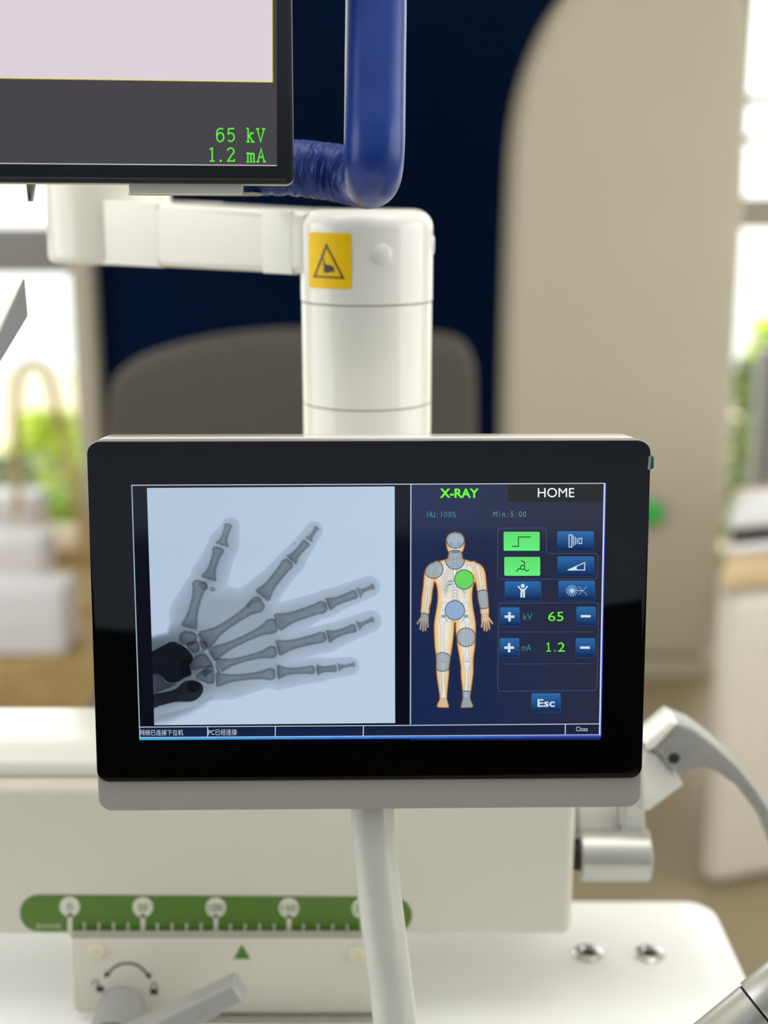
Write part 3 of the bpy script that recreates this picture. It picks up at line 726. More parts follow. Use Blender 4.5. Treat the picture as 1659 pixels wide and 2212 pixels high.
# angled bracket entering at the left edge
br = thing('instrument_bracket', at(-60, 860, 0.64), 'angled grey metal bracket tip entering at the left edge below the monitor', 'bracket')
fr_ = [at(*p, 0.62) for p in ((53, 601), (60, 683), (-95, 940), (-108, 950))]
bk_ = [at(*p, 0.655) for p in ((33, 602), (40, 660), (-120, 900), (-132, 905))]
bm = bmesh.new(); A = [bm.verts.new(p) for p in fr_]; B = [bm.verts.new(p) for p in bk_]
bm.faces.new(A); bm.faces.new(B[::-1])
for i in range(4): bm.faces.new((A[i], A[(i + 1) % 4], B[(i + 1) % 4], B[i]))
bmesh.ops.bevel(bm, geom=list(bm.edges), offset=0.0008, segments=2, profile=0.5, affect='EDGES')
finish(bm, 'bracket_arm', M['satin'], br)

# ------------------------------------------------------------------ the touch control panel
r1 = camvec(1, -0.003, 0.020); dn = camvec(0.003, 0.991, 0.137)
PF = Frame(at(797, 1320, 0.62), r1, -dn)
tp = thing('touch_control_panel', at(803, 1745, 0.64), 'touch control panel showing a hand x-ray and a body diagram, on a curved white tube', 'control panel')
def pq(L): return PF.pts(L)
aL = PF.loc(198, 1320)[0]; aR_ = PF.loc(1396.5, 1320)[0]; bT = PF.loc(797, 953)[1]; bB = PF.loc(797, 1685.5)[1]; bC = PF.loc(797, 1751)[1]
kx = 0.62 / FPX
bm = bmesh.new(); add_prism(bm, PF, rrect(aL - 0.0002, bC, aR_ + 0.0002, bT + 0.0006, 31 * kx, 10), -0.010, -0.0018, 0.0008, 3)
finish(bm, 'front_frame', M['silver'], tp)
bm = bmesh.new(); add_prism(bm, PF, rrect(aL + 0.0004, bC + 0.001, aR_ - 0.002, bT + 0.0012, 33 * kx, 10), -0.032, -0.009, 0.003, 4)
finish(bm, 'rear_housing', M['white'], tp)
bm = bmesh.new(); add_prism(bm, PF, rrect(aL, bB, aR_, bT, 27 * kx, 10), -0.0025, 0.0, 0.0004, 2)
finish(bm, 'front_glass', M['glass_black'], tp)
ta = PF.loc(1404, 984); tb = PF.loc(1414, 1015)
bm = bmesh.new(); add_prism(bm, PF, rrect(ta[0] - 0.0012, tb[1], tb[0], ta[1], 0.0016), -0.0042, -0.0012, 0.0005, 2); finish(bm, 'pull_tab', M['teal'], tp)
bm = bmesh.new(); add_prism(bm, PF, [(ta[0] - 0.0010, tb[1] + 0.0002), (ta[0] + 0.0003, tb[1] + 0.0002), (ta[0] + 0.0006, ta[1] - 0.0002), (ta[0] - 0.0006, ta[1] - 0.0002)], -0.001, 0.0003, 0); finish(bm, 'tab_edge', M['metal'], tp)
Pp = [(803, 1690, .655), (804.5, 1760, .655), (809, 1840, .656), (819, 1930, .657), (834, 2050, .658), (846, 2140, .66), (856, 2230, .66), (872, 2400, .66), (886, 2603, .66)]
tube('support_tube', [at(*p) for p in spline(Pp, 10)], 0.01125, M['pole'], tp, 48)
lathe('tube_foot', Vector((at(*Pp[-1]).x, at(*Pp[-1]).y, ZT)), (0, 0, 1), [(0, 0), (0.03, 0), (0.03, 0.006), (0.016, 0.009), (0, 0.009)], M['white'], tp)

def on_panel(base): return lambda px, py, c: PF.w(*PF.loc(px, py), base + c)
def quadpt(TL, TR, BR, BL):
    def f(s_, t_):
        return ((TL[0] * (1 - s_) + TR[0] * s_) * (1 - t_) + (BL[0] * (1 - s_) + BR[0] * s_) * t_, (TL[1] * (1 - s_) + TR[1] * s_) * (1 - t_) + (BL[1] * (1 - s_) + BR[1] * s_) * t_)
    return f
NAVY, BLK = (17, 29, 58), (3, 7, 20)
D = Flat(on_panel(0.00015))
SQ = quadpt((284, 1048), (1308, 1044), (1297, 1598), (302, 1600))
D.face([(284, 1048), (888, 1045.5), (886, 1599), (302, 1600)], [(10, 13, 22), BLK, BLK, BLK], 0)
D.face([(888, 1045.5), (1308, 1044), (1297, 1598), (886, 1599)], [(34, 45, 80), (40, 41, 58), (38, 43, 65), (15, 35, 76)], 0)  # grey tint of the glass reflection put into these corner colours
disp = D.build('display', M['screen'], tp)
L_ = Flat(on_panel(0.0004))
LW = (200, 214, 226)
L_.stroke([(284, 1048), (888, 1045.6), (1307, 1043.8)], 1.8, LW, 0)
L_.stroke([(285, 1048), (293, 1310), (302.5, 1598)], 2.4, (150, 178, 186), 0)
L_.stroke([(887.5, 1046), (886.5, 1564)], 2.6, (165, 188, 204), 0)
L_.stroke([(1305.5, 1044), (1300, 1320), (1295, 1590)], 3.2, (205, 216, 246), 0.0001)
L_.stroke([(1308.2, 1044), (1302.7, 1320), (1297.5, 1592)], 2.2, (50, 62, 196), 0.0001)
L_.stroke([(302, 1570), (886, 1566.2), (1293.5, 1563)], 1.6, LW, 0.0001)
for x, y0 in ((449, 1569), (595, 1568), (785, 1567), (1221, 1563.5)):
    L_.stroke([(x, y0), (x - 0.5, y0 + 22)], 1.9, LW, 0.0001)
bl = [(302 + (1297 - 302) * i / 12, 1595.5 - 6 * i / 12) for i in range(13)]
L_.stroke(bl, 5.0, (60, 160, 226), 0.0001, cols=[(62 - 1.5 * i, 170 - 9 * i, 232 - 3 * i) for i in range(12)])
L_.stroke([(p[0], p[1] - 3.2) for p in bl], 1.4, (190, 214, 236), 0.0002)
L_.build('screen_lines', M['screen'], disp)
SB = Flat(on_panel(0.0003))
SB.face([(303, 1571), (886, 1567), (1293, 1564), (1294, 1588), (303, 1593)], [(16, 30, 62), (14, 26, 58), (28, 32, 52), (28, 34, 60), (18, 36, 72)], 0)
TXT = (196, 210, 226)
SB.text('网络已连接下位机', 302.5, 1575.5, 396, 1588, TXT, 0.0002)
SB.text('PC已经连接', 450.5, 1574.5, 512, 1587.5, TXT, 0.0002)
SB.text('Close', 1244, 1569, 1269, 1579, TXT, 0.0002)
SB.build('status_bar', M['screen'], disp)
TB = Flat(on_panel(0.0003))
def Z2(x, y): return 870 + x / 3.687, 1030 + y / 3.687
x0, y0 = Z2(838, 56); x1, y1 = Z2(1603, 198)
TB.face([(x0, y0), (x1, y0 - 0.6), (x1 - 1, y1), (x0, y1)], (30, 28, 27), 0)
TB.text('X-RAY', *Z2(295, 92), *Z2(605, 166), (112, 255, 44), 0.0002, bold=0.028)
TB.text('HOME', *Z2(1075, 88), *Z2(1365, 162), (246, 248, 250), 0.0002)
x0, y0 = Z2(192, 320); TB.mono('HU:100%', x0, y0, 233 / 3.687 / 7, 17.5, (66, 138, 136), 0.0002, wk=0.85)
x0, y0 = Z2(720, 318); TB.mono('Min:5:00', x0, y0, 266 / 3.687 / 8, 17.5, (84, 148, 144), 0.0002, wk=0.85)
TB.build('tab_bar', M['screen'], disp)
GL = Flat(on_panel(0.0003)); GC = (62, 84, 112)
def gl_(P, wd=1.3): GL.stroke([Z2(*p) for p in P], wd, GC, 0)
def rc(cx, cy, r, a0, a1, n=6): return [(cx + r * math.cos(math.radians(a0 + (a1 - a0) * i / n)), cy + r * math.sin(math.radians(a0 + (a1 - a0) * i / n))) for i in range(n + 1)]
gl_([(780, 408)] + rc(1118, 433, 25, -90, 0) + rc(1170, 583, 27, 180, 90) + rc(1527, 636, 27, -90, 0) + rc(1524, 786, 27, 0, 90) + rc(780, 789, 26, 90, 180) + rc(782, 435, 26, 180, 270))
gl_(rc(790, 1030, 25, 180, 270) + rc(1533, 1027, 27, -90, 0) + rc(1520, 1674, 26, 0, 90) + rc(782, 1681, 26, 90, 180) + [(765, 1030)])
gl_([(790, 1236), (1520, 1232)], 1.0); gl_([(788, 1490), (1516, 1486)], 1.0)
x0, y0 = Z2(960, 1139); GL.text('kV', x0, y0 - 14.5, x0 + 19.5, y0, (64, 134, 134), 0)
x0, y0 = Z2(946, 1384); GL.text('mA', x0, y0 - 14, x0 + 20.5, y0, (64, 134, 134), 0)
GL.text('65', *Z2(1158, 1074), *Z2(1279, 1148), (108, 246, 50), 0)
GL.text('2', *Z2(1234, 1318), *Z2(1291, 1391), (108, 246, 50), 0); GL.text('.', *Z2(1206, 1379), *Z2(1217, 1391), (108, 246, 50), 0)
GL.stroke([Z2(1145, 1334), Z2(1161, 1323), Z2(1161, 1388)], 2.3, (108, 246, 50), 0); GL.stroke([Z2(1144, 1387), Z2(1179, 1387)], 2.1, (108, 246, 50), 0)
GL.build('settings_panel', M['screen'], disp)

GREEN = (98, 232, 116); B_T, B_B = (44, 108, 170), (14, 32, 78); IC = (206, 222, 238); DK = (22, 42, 40)
def button(name, box_, kind, draw):
    f = Flat(on_panel(0.0003)); x0, y0 = Z2(box_[0], box_[1]); x1, y1 = Z2(box_[2], box_[3])
    if kind == 'g':
        f.rect(x0, y0, x1, y1, (96, 222, 108), 0, (102, 240, 126), r=3)
    else:
        f.rect(x0 - 0.4, y0 - 0.2, x1 + 0.8, y1 + 0.8, (34, 60, 108), 0, (48, 88, 140), r=4)
        f.rect(x0, y0, x1, y1, B_T, 0.0001, B_B, r=3.6)
    draw(f); return f.build(name, M['screen'], disp)
def st(f, P, wd, col=IC, closed=False): f.stroke([Z2(*p) for p in P], wd / 3.687, col, 0.0003, closed)
def dsc(f, x, y, r, col=IC): f.disc(*Z2(x, y), r / 3.687, col, 0.0003)
button('step_button', (803, 437, 1090, 588), 'g', lambda f: st(f, [(870, 553), (920, 553), (920, 478), (1018, 478)], 7, DK))
def swirl(f):
    st(f, arcp(953, 720, 17, 17, 0, 360, 18), 7, DK)
    st(f, [(966, 704), (971, 685), (964, 672), (940, 668)], 7, DK); st(f, [(938, 729), (920, 733), (911, 742), (908, 757)], 7, DK); st(f, [(968, 732), (980, 748), (992, 748), (1005, 736)], 7, DK)
button('fluoro_button', (808, 637, 1094, 787), 'g', swirl)
def colli(f):
    st(f, [(1323, 460), (1345, 460), (1345, 558), (1323, 558), (1323, 459)], 7)
    for x, a, b in ((1358, 466, 549), (1373, 478, 541), (1387, 486, 531)): st(f, [(x, a), (x, b)], 6)
    st(f, [(1402, 488), (1424, 488), (1424, 530), (1402, 530), (1402, 487)], 6)
button('collimator_button', (1230, 432, 1521, 587), 'b', colli)
def wedge(f):
    st(f, [(1312, 741), (1448, 681), (1448, 740), (1312, 741)], 7); f.face([Z2(1312, 743), Z2(1384, 710), Z2(1384, 742)], IC, 0.0003)
button('wedge_button', (1232, 633, 1522, 788), 'b', wedge)
def person(f):
    dsc(f, 955, 866, 16); f.face([Z2(*p) for p in ((936, 890), (974, 890), (972, 920), (938, 920))], IC, 0.0003)
    st(f, [(940, 896), (917, 868)], 11); st(f, [(970, 896), (993, 868)], 11)
    f.face([Z2(*p) for p in ((936, 918), (952, 918), (952, 959), (936, 959))], IC, 0.0003); f.face([Z2(*p) for p in ((957, 918), (973, 918), (972, 959), (957, 959))], IC, 0.0003)
button('patient_button', (812, 830, 1100, 982), 'b', person)
def laser(f):
    dsc(f, 1345, 905, 27, (110, 160, 205)); dsc(f, 1346, 905, 15)
    for k in range(14):
        a = 2 * math.pi * k / 14; st(f, [(1345 + 29 * math.cos(a), 905 + 29 * math.sin(a)), (1345 + 47 * math.cos(a), 905 + 47 * math.sin(a))], 4.5)
    st(f, [(1345, 905), (1432, 904)], 4.5)
    for sg in (1, -1):
        for k in range(7):
            a = -33 + 10 * k; st(f, [(1432 + a, 904 + sg * a), (1432 + a + 6, 904 + sg * (a + 6))], 4)
button('laser_button', (1240, 826, 1530, 980), 'b', laser)
def plus(cx, cy): return lambda f: (st(f, [(cx - 39, cy), (cx + 39, cy)], 20), st(f, [(cx, cy - 37), (cx, cy + 37)], 20))
def minus(cx, cy): return lambda f: st(f, [(cx - 39, cy), (cx + 39, cy)], 19)
button('plus_button', (775, 1038, 930, 1188), 'b', plus(849, 1112)); button('minus_button', (1382, 1033, 1536, 1186), 'b', minus(1456, 1108))
button('plus_button', (772, 1284, 927, 1435), 'b', plus(846, 1358)); button('minus_button', (1377, 1284, 1531, 1435), 'b', minus(1450, 1358))
button('escape_button', (1025, 1722, 1255, 1870), 'b', lambda f: f.text('Esc', *Z2(1072, 1768), *Z2(1210, 1830), (204, 224, 244), 0.0003, bold=0.02))

# hand x-ray: thickness of soft tissue and bone worked out per point
NX, NY = 380, 364
Sg, Tg = np.meshgrid(np.linspace(0, 1, NX), np.linspace(0, 1, NY))
XX, YY = quadpt((317.5, 1054), (852.5, 1050.5), (853.5, 1561.5), (333.5, 1566))(Sg, Tg)
X, Y = (XX - 300) * 2.9105, (YY - 1030) * 2.9105
rng = np.random.default_rng(11)
chains = [[(578, 312, 60), (535, 420, 92), (450, 620, 112), (330, 860, 140)], [(1103, 335, 57), (960, 530, 80), (790, 720, 102), (640, 860, 140)],
          [(1448, 690, 70), (1190, 790, 82), (900, 900, 112)], [(1458, 906, 70), (1190, 1012, 84), (900, 1075, 104)], [(1330, 1189, 59), (1120, 1214, 74), (880, 1240, 100)]]
soft = None
for ch in chains:
    f_ = None
    for a_, b_ in zip(ch, ch[1:]):
        c_ = capsule(X, Y, a_, b_, a_[2], b_[2]); f_ = c_ if f_ is None else smin(f_, c_, 30)
    soft = f_ if soft is None else smin(soft, f_, 14)
palm = poly_sdf(X, Y, [(172, 975), (235, 800), (330, 690), (560, 685), (640, 705), (740, 650), (880, 790), (900, 900), (960, 960), (950, 1130), (940, 1250), (880, 1305), (760, 1345), (600, 1398), (430, 1410), (300, 1440), (60, 1500), (40, 1440), (40, 1010), (120, 985)])
soft = smin(soft, palm, 24)
th_ = 0.34 + 0.66 * np.clip(-soft / 95, 0, 1) ** 0.8
bgv = 203 + 9 * sstep(X + Y, 300, 2600)
tissue = 0.235 * th_ * sstep(-soft, -3, 5)
hole = capsule(X, Y, (560, 690), (640, 690), 8, 8)
att = tissue.copy()
# wrist soft tissue gets dense to the left
wrist = sstep(-X, -520, -60) * sstep(-np.abs(Y - 1200), -330, -120)
att += 0.50 * wrist * sstep(-soft, -2, 30)
fore = poly_sdf(X, Y, [(60, 1470), (300, 1425), (380, 1400), (470, 1380), (420, 1440), (330, 1490), (200, 1545), (60, 1575)])
att += 0.30 * sstep(-fore, -14, 45)
def bone_outline(p0, p1, w0, ws, w1, tip=False):
    p0, p1 = np.array(p0, float), np.array(p1, float); L = np.linalg.norm(p1 - p0); d = (p1 - p0) / L; q = np.array([-d[1], d[0]])
    prof = [(0.0, 0.30), (0.0, 0.42), (0.04, 0.5), (0.13, 0.48)]
    o = []
    ts = [0.0, 0.015, 0.06, 0.14, 0.25, 0.38, 0.5, 0.62, 0.75, 0.82, 0.87, 0.91, 0.945, 0.97, 0.988, 1.0]
    for t in ts:
        k0 = np.exp(-(t / 0.19) ** 2); k1 = np.exp(-((1 - t) / 0.20) ** 2)
        wd = ws + (w0 - ws) * k0 + (w1 - ws) * k1
        if t < 0.05: wd *= 0.86 + 2.6 * t
        if t > 0.86: wd *= (1.06 if not tip else 1.15) * math.sqrt(max(0.06, 1 - ((t - 0.86) / 0.142) ** 2 * (0.80 if not tip else 0.98)))
        o.append((t * L, wd / 2))
    up = [tuple(p0 + d * a + q * b) for a, b in o]; dnn = [tuple(p0 + d * a - q * b) for a, b in o[::-1]]
    dip = tuple(p0 + d * L * 0.02)
    return up + dnn
bones = [((522, 432), (566, 292), 96, 46, 52, 1), ((437, 645), (506, 440), 108, 56, 84, 0), ((315, 950), (392, 650), 112, 66, 112, 0),
         ((1066, 398), (1124, 312), 62, 26, 40, 1), ((955, 525), (1060, 405), 86, 52, 62, 0), ((772, 752), (950, 525), 118, 70, 84, 0), ((400, 1035), (778, 780), 132, 56, 118, 0),
         ((1376, 730), (1482, 684), 80, 26, 44, 1), ((1184, 802), (1374, 732), 88, 56, 66, 0), ((862, 918), (1182, 808), 124, 72, 86, 0), ((450, 1118), (872, 920), 100, 50, 112, 0),
         ((1372, 938), (1480, 892), 72, 26, 42, 1), ((1184, 1005), (1368, 945), 90, 50, 62, 0), ((868, 1078), (1178, 1000), 108, 64, 78, 0), ((484, 1190), (868, 1092), 104, 42, 92, 0),
         ((1250, 1198), (1362, 1176), 58, 22, 34, 1), ((1116, 1213), (1246, 1202), 72, 42, 52, 0), ((868, 1226), (1108, 1211), 98, 46, 64, 0), ((480, 1276), (860, 1236), 96, 46, 90, 0)]
tex = blurnoise(X.shape, 2, rng) * 0.5 + blurnoise(X.shape, 5, rng) * 0.5
def add_bone(P, dens_in=0.22, rim=0.16, rw=13):
    global att
    P = np.array(P); x0, y0 = P.min(0) - 30; x1, y1 = P.max(0) + 30
    m = (X > x0) & (X < x1) & (Y > y0) & (Y < y1)
    if not m.any(): return
    s_ = poly_sdf(X[m], Y[m], [tuple(p) for p in P])
    v = dens_in * sstep(-s_, -3, 5) + rim * np.exp(-((s_ + rw * 0.75) / (rw * 0.62)) ** 2) * sstep(-s_, -3, 4)
    att[m] += v * (1 + 0.07 * tex[m])
for b in bones:
    add_bone(bone_outline(*b[:5], tip=bool(b[5])), 0.20 if b[5] else 0.25, 0.15)
    e = np.array(b[1], float); s0 = np.array(b[0], float); L = np.linalg.norm(e - s0); dd = (e - s0) / L
    if not b[5]:        # denser cup at each joint end
        c_ = s0 + dd * 8; att += 0.12 * np.exp(-(((X - c_[0]) ** 2 + (Y - c_[1]) ** 2) / (b[2] * 0.33) ** 2))
add_bone(spline([(445, 690), (470, 690), (484, 708), (470, 722), (448, 716), (445, 690)], 4)[:-1], 0.22, 0.05)
add_bone(spline([(372, 668), (410, 660), (434, 690), (420, 716), (384, 700), (372, 668)], 4)[:-1], 0.10, 0.12)
add_bone(spline([(765, 788), (730, 770), (672, 800), (690, 830), (720, 800), (765, 788)], 3)[:-1], 0.06, 0.10)
carp = [[(255, 985), (300, 962), (365, 985), (370, 1020), (330, 1060), (258, 1045)], [(300, 1040), (370, 1030), (386, 1080), (350, 1112), (300, 1075)],
        [(378, 1020), (430, 1040), (425, 1085), (396, 1098)], [(325, 1160), (360, 1120), (410, 1108), (450, 1150), (465, 1190), (400, 1205), (335, 1215)],
        [(390, 1215), (450, 1180), (476, 1215), (472, 1300), (400, 1290), (350, 1265)]]
for c_ in carp: add_bone(spline(c_ + [c_[0]], 4)[:-1], 0.22, 0.20, 14)
add_bone(spline([(392, 1225), (430, 1205), (462, 1222), (440, 1240), (415, 1262), (392, 1225)], 4)[:-1], 0.25, 0.2)
for c_, dn_ in (([(40, 1120), (150, 1062), (205, 1036), (262, 1050), (322, 1100), (342, 1140), (318, 1190), (330, 1240), (290, 1262), (240, 1290), (180, 1290), (130, 1240), (40, 1235)], 1.6),
                ([(270, 1150), (322, 1148), (330, 1238), (300, 1252), (262, 1220)], 0.5),
                ([(40, 1370), (160, 1352), (235, 1330), (280, 1290), (340, 1278), (392, 1300), (405, 1340), (380, 1385), (330, 1412), (230, 1415), (130, 1440), (40, 1470)], 1.35),
                ([(305, 1300), (345, 1282), (385, 1305), (375, 1345), (330, 1355), (303, 1335)], 0.7),
                ([(60, 1240), (135, 1240), (170, 1290), (240, 1300), (160, 1340), (60, 1360)], 0.45)):
    add_bone(spline(c_ + [c_[0]], 4)[:-1], dn_, 0.12, 14)
# bright joint gaps
for L in ([(360, 980), (390, 1080), (425, 1100), (470, 1060)], [(425, 1100), (475, 1165), (480, 1300)], [(240, 1045), (300, 1070), (345, 1135)], [(480, 1160), (520, 1230)], [(300, 965), (318, 968)], [(868, 905), (884, 985)], [(345, 1255), (415, 1300)]):
    for a_, b_ in zip(L, L[1:]):
        dd_, _ = seg_dist(X, Y, a_, b_); att *= 1 - 0.42 * np.exp(-(dd_ / 6.5) ** 2)
spot = np.hypot(X - 981, Y - 420); att += 0.5 * np.exp(-(spot / 4) ** 2)
att += 0.34 * np.exp(-((X - 320) ** 2 + (Y - 1170) ** 2) / 165 ** 2) * sstep(-soft, -2, 40)
lum = bgv * np.exp(-att) * (1 + 0.006 * rng.standard_normal(X.shape))
lum = np.maximum(lum, 9)
k = lum / 210
img = np.stack([lum * (0.885 + 0.0 * k) - 2, lum * 0.965 + 1, lum * 1.055 + 4], -1)
HX = Flat(on_panel(0.0003)); HX.grid(XX, YY, np_lin(img), 0); HX.build('xray_image', M['screen'], disp)

# body diagram
px0, px1, py0, py1 = 893, 1069, 1143, 1534
nx, ny = 252, 560
XX, YY = np.meshgrid(np.linspace(px0, px1, nx), np.linspace(py0, py1, ny))
X, Y = (XX - 880) * 5.265, (YY - 1130) * 5.265
mir = lambda P: [(1080 - x, y) for x, y in P]
torso = [(462, 395), (440, 410), (360, 432), (300, 452), (300, 640), (322, 680), (338, 740), (345, 830), (338, 930), (318, 1050), (306, 1130), (304, 1220), (312, 1400), (326, 1500), (332, 1580), (330, 1660), (336, 1750), (355, 1880), (368, 1990), (345, 2050), (338, 2080), (352, 2092), (455, 2096), (468, 2084), (458, 2030), (448, 1990), (458, 1850), (472, 1720), (472, 1640), (486, 1540), (512, 1380), (528, 1230), (533, 1128)]
arm = [(330, 440), (270, 458), (222, 500), (196, 560), (186, 640), (178, 740), (166, 830), (160, 920), (157, 1038), (240, 1038), (252, 960), (272, 880), (284, 780), (300, 690), (318, 600), (340, 520)]
body = poly_sdf(X, Y, spline(torso, 3).tolist() + mir(spline(torso, 3).tolist())[::-1])
headp = spline([(545, 104), (480, 122), (444, 175), (441, 235), (452, 290), (470, 340), (468, 400), (545, 430), (622, 400), (620, 340), (640, 290), (650, 235), (646, 175), (610, 122), (545, 104)], 4)[:-1].tolist()
sil = np.minimum(body, poly_sdf(X, Y, headp))
arms = np.minimum(poly_sdf(X, Y, spline(arm, 3).tolist()), poly_sdf(X, Y, mir(spline(arm, 3).tolist())))
sil = np.minimum(sil, arms)
handL = [((160, 1038), (155, 1100)), ((157, 1060), (114, 1140))]
hs = poly_sdf(X, Y, [(158, 1030), (239, 1030), (238, 1120), (150, 1120)])
fing = [((158, 1075), (114, 1140)), ((160, 1110), (147, 1202)), ((180, 1115), (177, 1222)), ((202, 1115), (206, 1216)), ((225, 1110), (234, 1178))]
for sgn in (0, 1):
    if sgn: hs = np.minimum(hs, poly_sdf(X, Y, mir([(158, 1030), (239, 1030), (238, 1120), (150, 1120)])))
    for a_, b_ in fing:
        if sgn: (a_, b_) = mir([a_, b_])
        hs = np.minimum(hs, capsule(X, Y, a_, b_, 10, 8))
sil = np.minimum(sil, hs)
d_in = -sil
def mix(c0, c1, k): return c0 + (np.array(c1, float) - c0) * k[..., None]
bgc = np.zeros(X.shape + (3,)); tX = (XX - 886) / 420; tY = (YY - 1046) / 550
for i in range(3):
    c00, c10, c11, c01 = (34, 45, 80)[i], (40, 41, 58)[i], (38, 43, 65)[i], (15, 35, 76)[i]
    bgc[..., i] = (c00 * (1 - tX) + c10 * tX) * (1 - tY) + (c01 * (1 - tX) + c11 * tX) * tY  # same painted reflection tint carried on behind the figure
im_ = bgc
im_ = mix(im_, (168, 98, 50), np.exp(-(np.clip(-d_in, 0, 99) / 7) ** 2) * 0.6)
skin = np.zeros_like(im_); skin[:] = (212, 152, 90)
skin = mix(skin, (236, 200, 146), sstep(d_in, 2, 20)); skin = mix(skin, (234, 226, 210), sstep(d_in, 20, 72))
inside = sstep(d_in, -2.5, 2.5); im_ = im_ + (skin - im_) * inside[..., None]
OUTL, BON, TEAL = (128, 128, 126), (226, 228, 222), (112, 164, 162)
def paint(sd, col, k=1.0, ol=4.0):
    global im_
    if ol: im_ = mix(im_, OUTL, sstep(-sd, -ol - 2, -ol + 2) * 0.75 * k)
    im_ = mix(im_, col, sstep(-sd, -2, 2) * k)
def chain(P, r0, r1=None):
    r1 = r0 if r1 is None else r1; f_ = None; n = len(P) - 1
    for i in range(n):
        c_ = capsule(X, Y, P[i], P[i + 1], r0 + (r1 - r0) * i / n, r0 + (r1 - r0) * (i + 1) / n); f_ = c_ if f_ is None else np.minimum(f_, c_)
    return f_
both = lambda P: (P, mir(P))
for P in both([(372, 560), (392, 500), (470, 462), (520, 480), (526, 690), (470, 780), (426, 836), (398, 800), (374, 700)]): im_ = mix(im_, (222, 216, 202), 0.55 * sstep(-poly_sdf(X, Y, P), -6, 10))
for P in both([(425, 700), (470, 655), (516, 636), (512, 690), (470, 735), (432, 800), (418, 770)]): paint(poly_sdf(X, Y, P), TEAL, 0.9, 0)
for k in range(8):
    y = 478 + 36 * k; wmax = [80, 112, 130, 140, 146, 146, 140, 128][k]
    for sgn in (-1, 1):
        P = [(541 + sgn * (14 + (wmax - 14) * u), y - 26 * math.sin(math.pi * min(u * 1.15, 1)) + 62 * u ** 2.2) for u in np.linspace(0, 1, 8)]
        paint(chain(P, 5.5, 6.5), (230, 230, 224), 0.95, 3)
for sgn in (-1, 1):
    paint(chain([(541 + sgn * 20, 760), (541 + sgn * 60, 762), (541 + sgn * 98, 800), (541 + sgn * 112, 838)], 8, 7), BON, 1, 3)
for k in range(15):
    y = 385 + 34.5 * k; wd = 15 + 0.5 * k
    if k > 10:
        paint(capsule(X, Y, (541 - wd - 16, y + 8), (541 + wd + 16, y + 8), 5, 5), BON, 1, 3)
    paint(poly_sdf(X, Y, [(541 - wd, y), (541 + wd, y), (541 + wd - 2, y + 27), (541 - wd + 2, y + 27)]), BON, 1, 4)
paint(poly_sdf(X, Y, [(524, 520), (556, 520), (552, 640), (541, 660), (528, 640)]), (236, 236, 230), 1, 3)
for P in both([(385, 920), (402, 902), (440, 905), (470, 930), (492, 990), (505, 1050), (520, 1090), (470, 1120), (446, 1100), (440, 1050), (416, 1010), (396, 970)]): paint(poly_sdf(X, Y, P), BON)
for P in both([(386, 1045), (430, 1040), (436, 1072), (392, 1074)]): paint(poly_sdf(X, Y, P), TEAL, 1, 2)
for P in both([(450, 1098), (500, 1092), (500, 1118), (462, 1122)]): paint(poly_sdf(X, Y, P), BON)
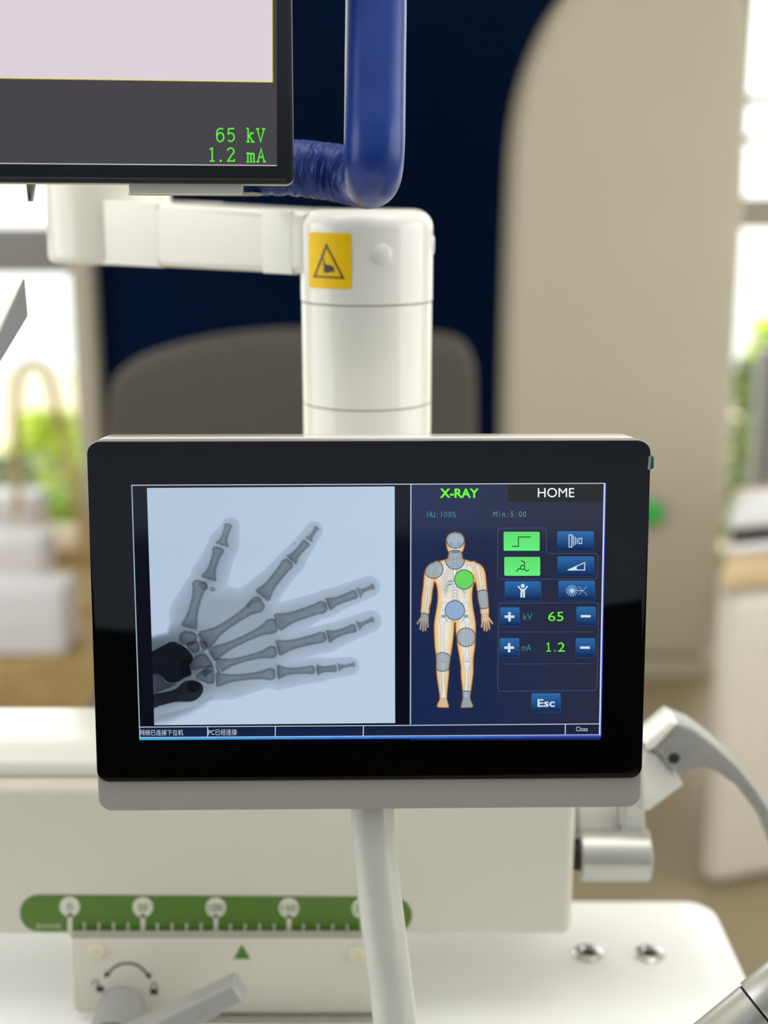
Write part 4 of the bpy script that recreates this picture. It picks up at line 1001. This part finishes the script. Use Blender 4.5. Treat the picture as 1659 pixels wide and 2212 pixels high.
for sgn in (0, 1):
    m_ = (lambda P: mir(P)) if sgn else (lambda P: P)
    paint(poly_sdf(X, Y, m_([(372, 1075), (398, 1070), (440, 1085), (436, 1110), (414, 1150), (412, 1300), (416, 1470), (438, 1520), (440, 1565), (368, 1568), (362, 1530), (386, 1470), (384, 1300), (380, 1160), (368, 1110)])), BON)
    paint(chain(m_([(368, 1620), (372, 1750), (388, 1975)]), 6), BON)
    paint(poly_sdf(X, Y, m_([(364, 1582), (440, 1580), (438, 1612), (420, 1650), (420, 1850), (438, 1985), (396, 1985), (398, 1850), (390, 1650), (366, 1612)])), BON)
    paint(np.abs(capsule(X, Y, m_([(402, 1545), (402, 1552)])[0], m_([(402, 1545), (402, 1552)])[1], 20, 18)) - 2, OUTL, 0.8, 0)
    for q_ in range(5): paint(chain(m_([(382 + 12 * q_, 2000), (362 + 21 * q_, 2072)]), 5, 4), (226, 206, 168), 1, 3)
    paint(poly_sdf(X, Y, m_([(330, 515), (398, 478), (404, 500), (392, 560), (378, 580), (350, 550)])), BON)
    paint(chain(m_([(298, 470), (390, 452), (500, 470)]), 8), BON)
    paint(chain(m_([(285, 490), (272, 540), (255, 640), (240, 735)]), 16, 10), BON); paint(chain(m_([(222, 745), (258, 745)]), 9), BON)
    paint(chain(m_([(224, 765), (205, 900), (194, 1030)]), 9, 6), BON); paint(chain(m_([(244, 762), (232, 900), (216, 1030)]), 8, 6), BON)
    for a_, b_ in fing: paint(chain(m_([(198 + (a_[0] - 198) * 0.7, 1060), b_]), 4, 3), (222, 208, 180), 1, 2.5)
    paint(poly_sdf(X, Y, m_([(172, 1035), (228, 1035), (222, 1064), (180, 1064)])), (216, 196, 160), 1, 3)
sk = poly_sdf(X, Y, spline([(545, 124), (490, 140), (458, 190), (462, 240), (490, 268), (500, 300), (545, 318), (590, 300), (600, 268), (630, 240), (634, 190), (600, 140), (545, 124)], 4)[:-1].tolist()); paint(sk, (224, 226, 222))
for sx in (498, 590): paint(np.hypot((X - sx) / 26, (Y - 238) / 22) * 24 - 24, (190, 192, 190), 0.7, 3)
paint(poly_sdf(X, Y, [(545, 242), (532, 280), (558, 280)]), (160, 160, 158), 0.8, 0)
paint(poly_sdf(X, Y, [(488, 345), (520, 372), (570, 372), (602, 345), (596, 372), (568, 384), (522, 384), (494, 372)]), BON)
paint(capsule(X, Y, (515, 330), (575, 330), 14, 14), (120, 110, 100), 0.8, 0)
for cx, cy, r, kind in ((545, 180, 106, 0), (541, 415, 109, 0), (298, 522, 106, 0), (865, 866, 106, 0), (540, 990, 110, 1), (175, 1130, 108, 0), (668, 1297, 107, 0), (400, 1577, 107, 0), (665, 2015, 108, 0), (645, 640, 109, 2)):
    sd = np.hypot(X - cx, Y - cy) - r; disc_ = sstep(-sd, -2, 2)
    if kind == 2: im_ = mix(im_, (96, 214, 88), 0.93 * disc_)
    else: im_ = mix(im_, (104, 146, 206) if kind else (104, 136, 172), disc_ * (0.66 if kind else 0.52) * (0.04 + 0.96 * inside))
    im_ = mix(im_, (38, 44, 54), np.exp(-(sd / 4.5) ** 2) * (0.18 + 0.67 * inside))
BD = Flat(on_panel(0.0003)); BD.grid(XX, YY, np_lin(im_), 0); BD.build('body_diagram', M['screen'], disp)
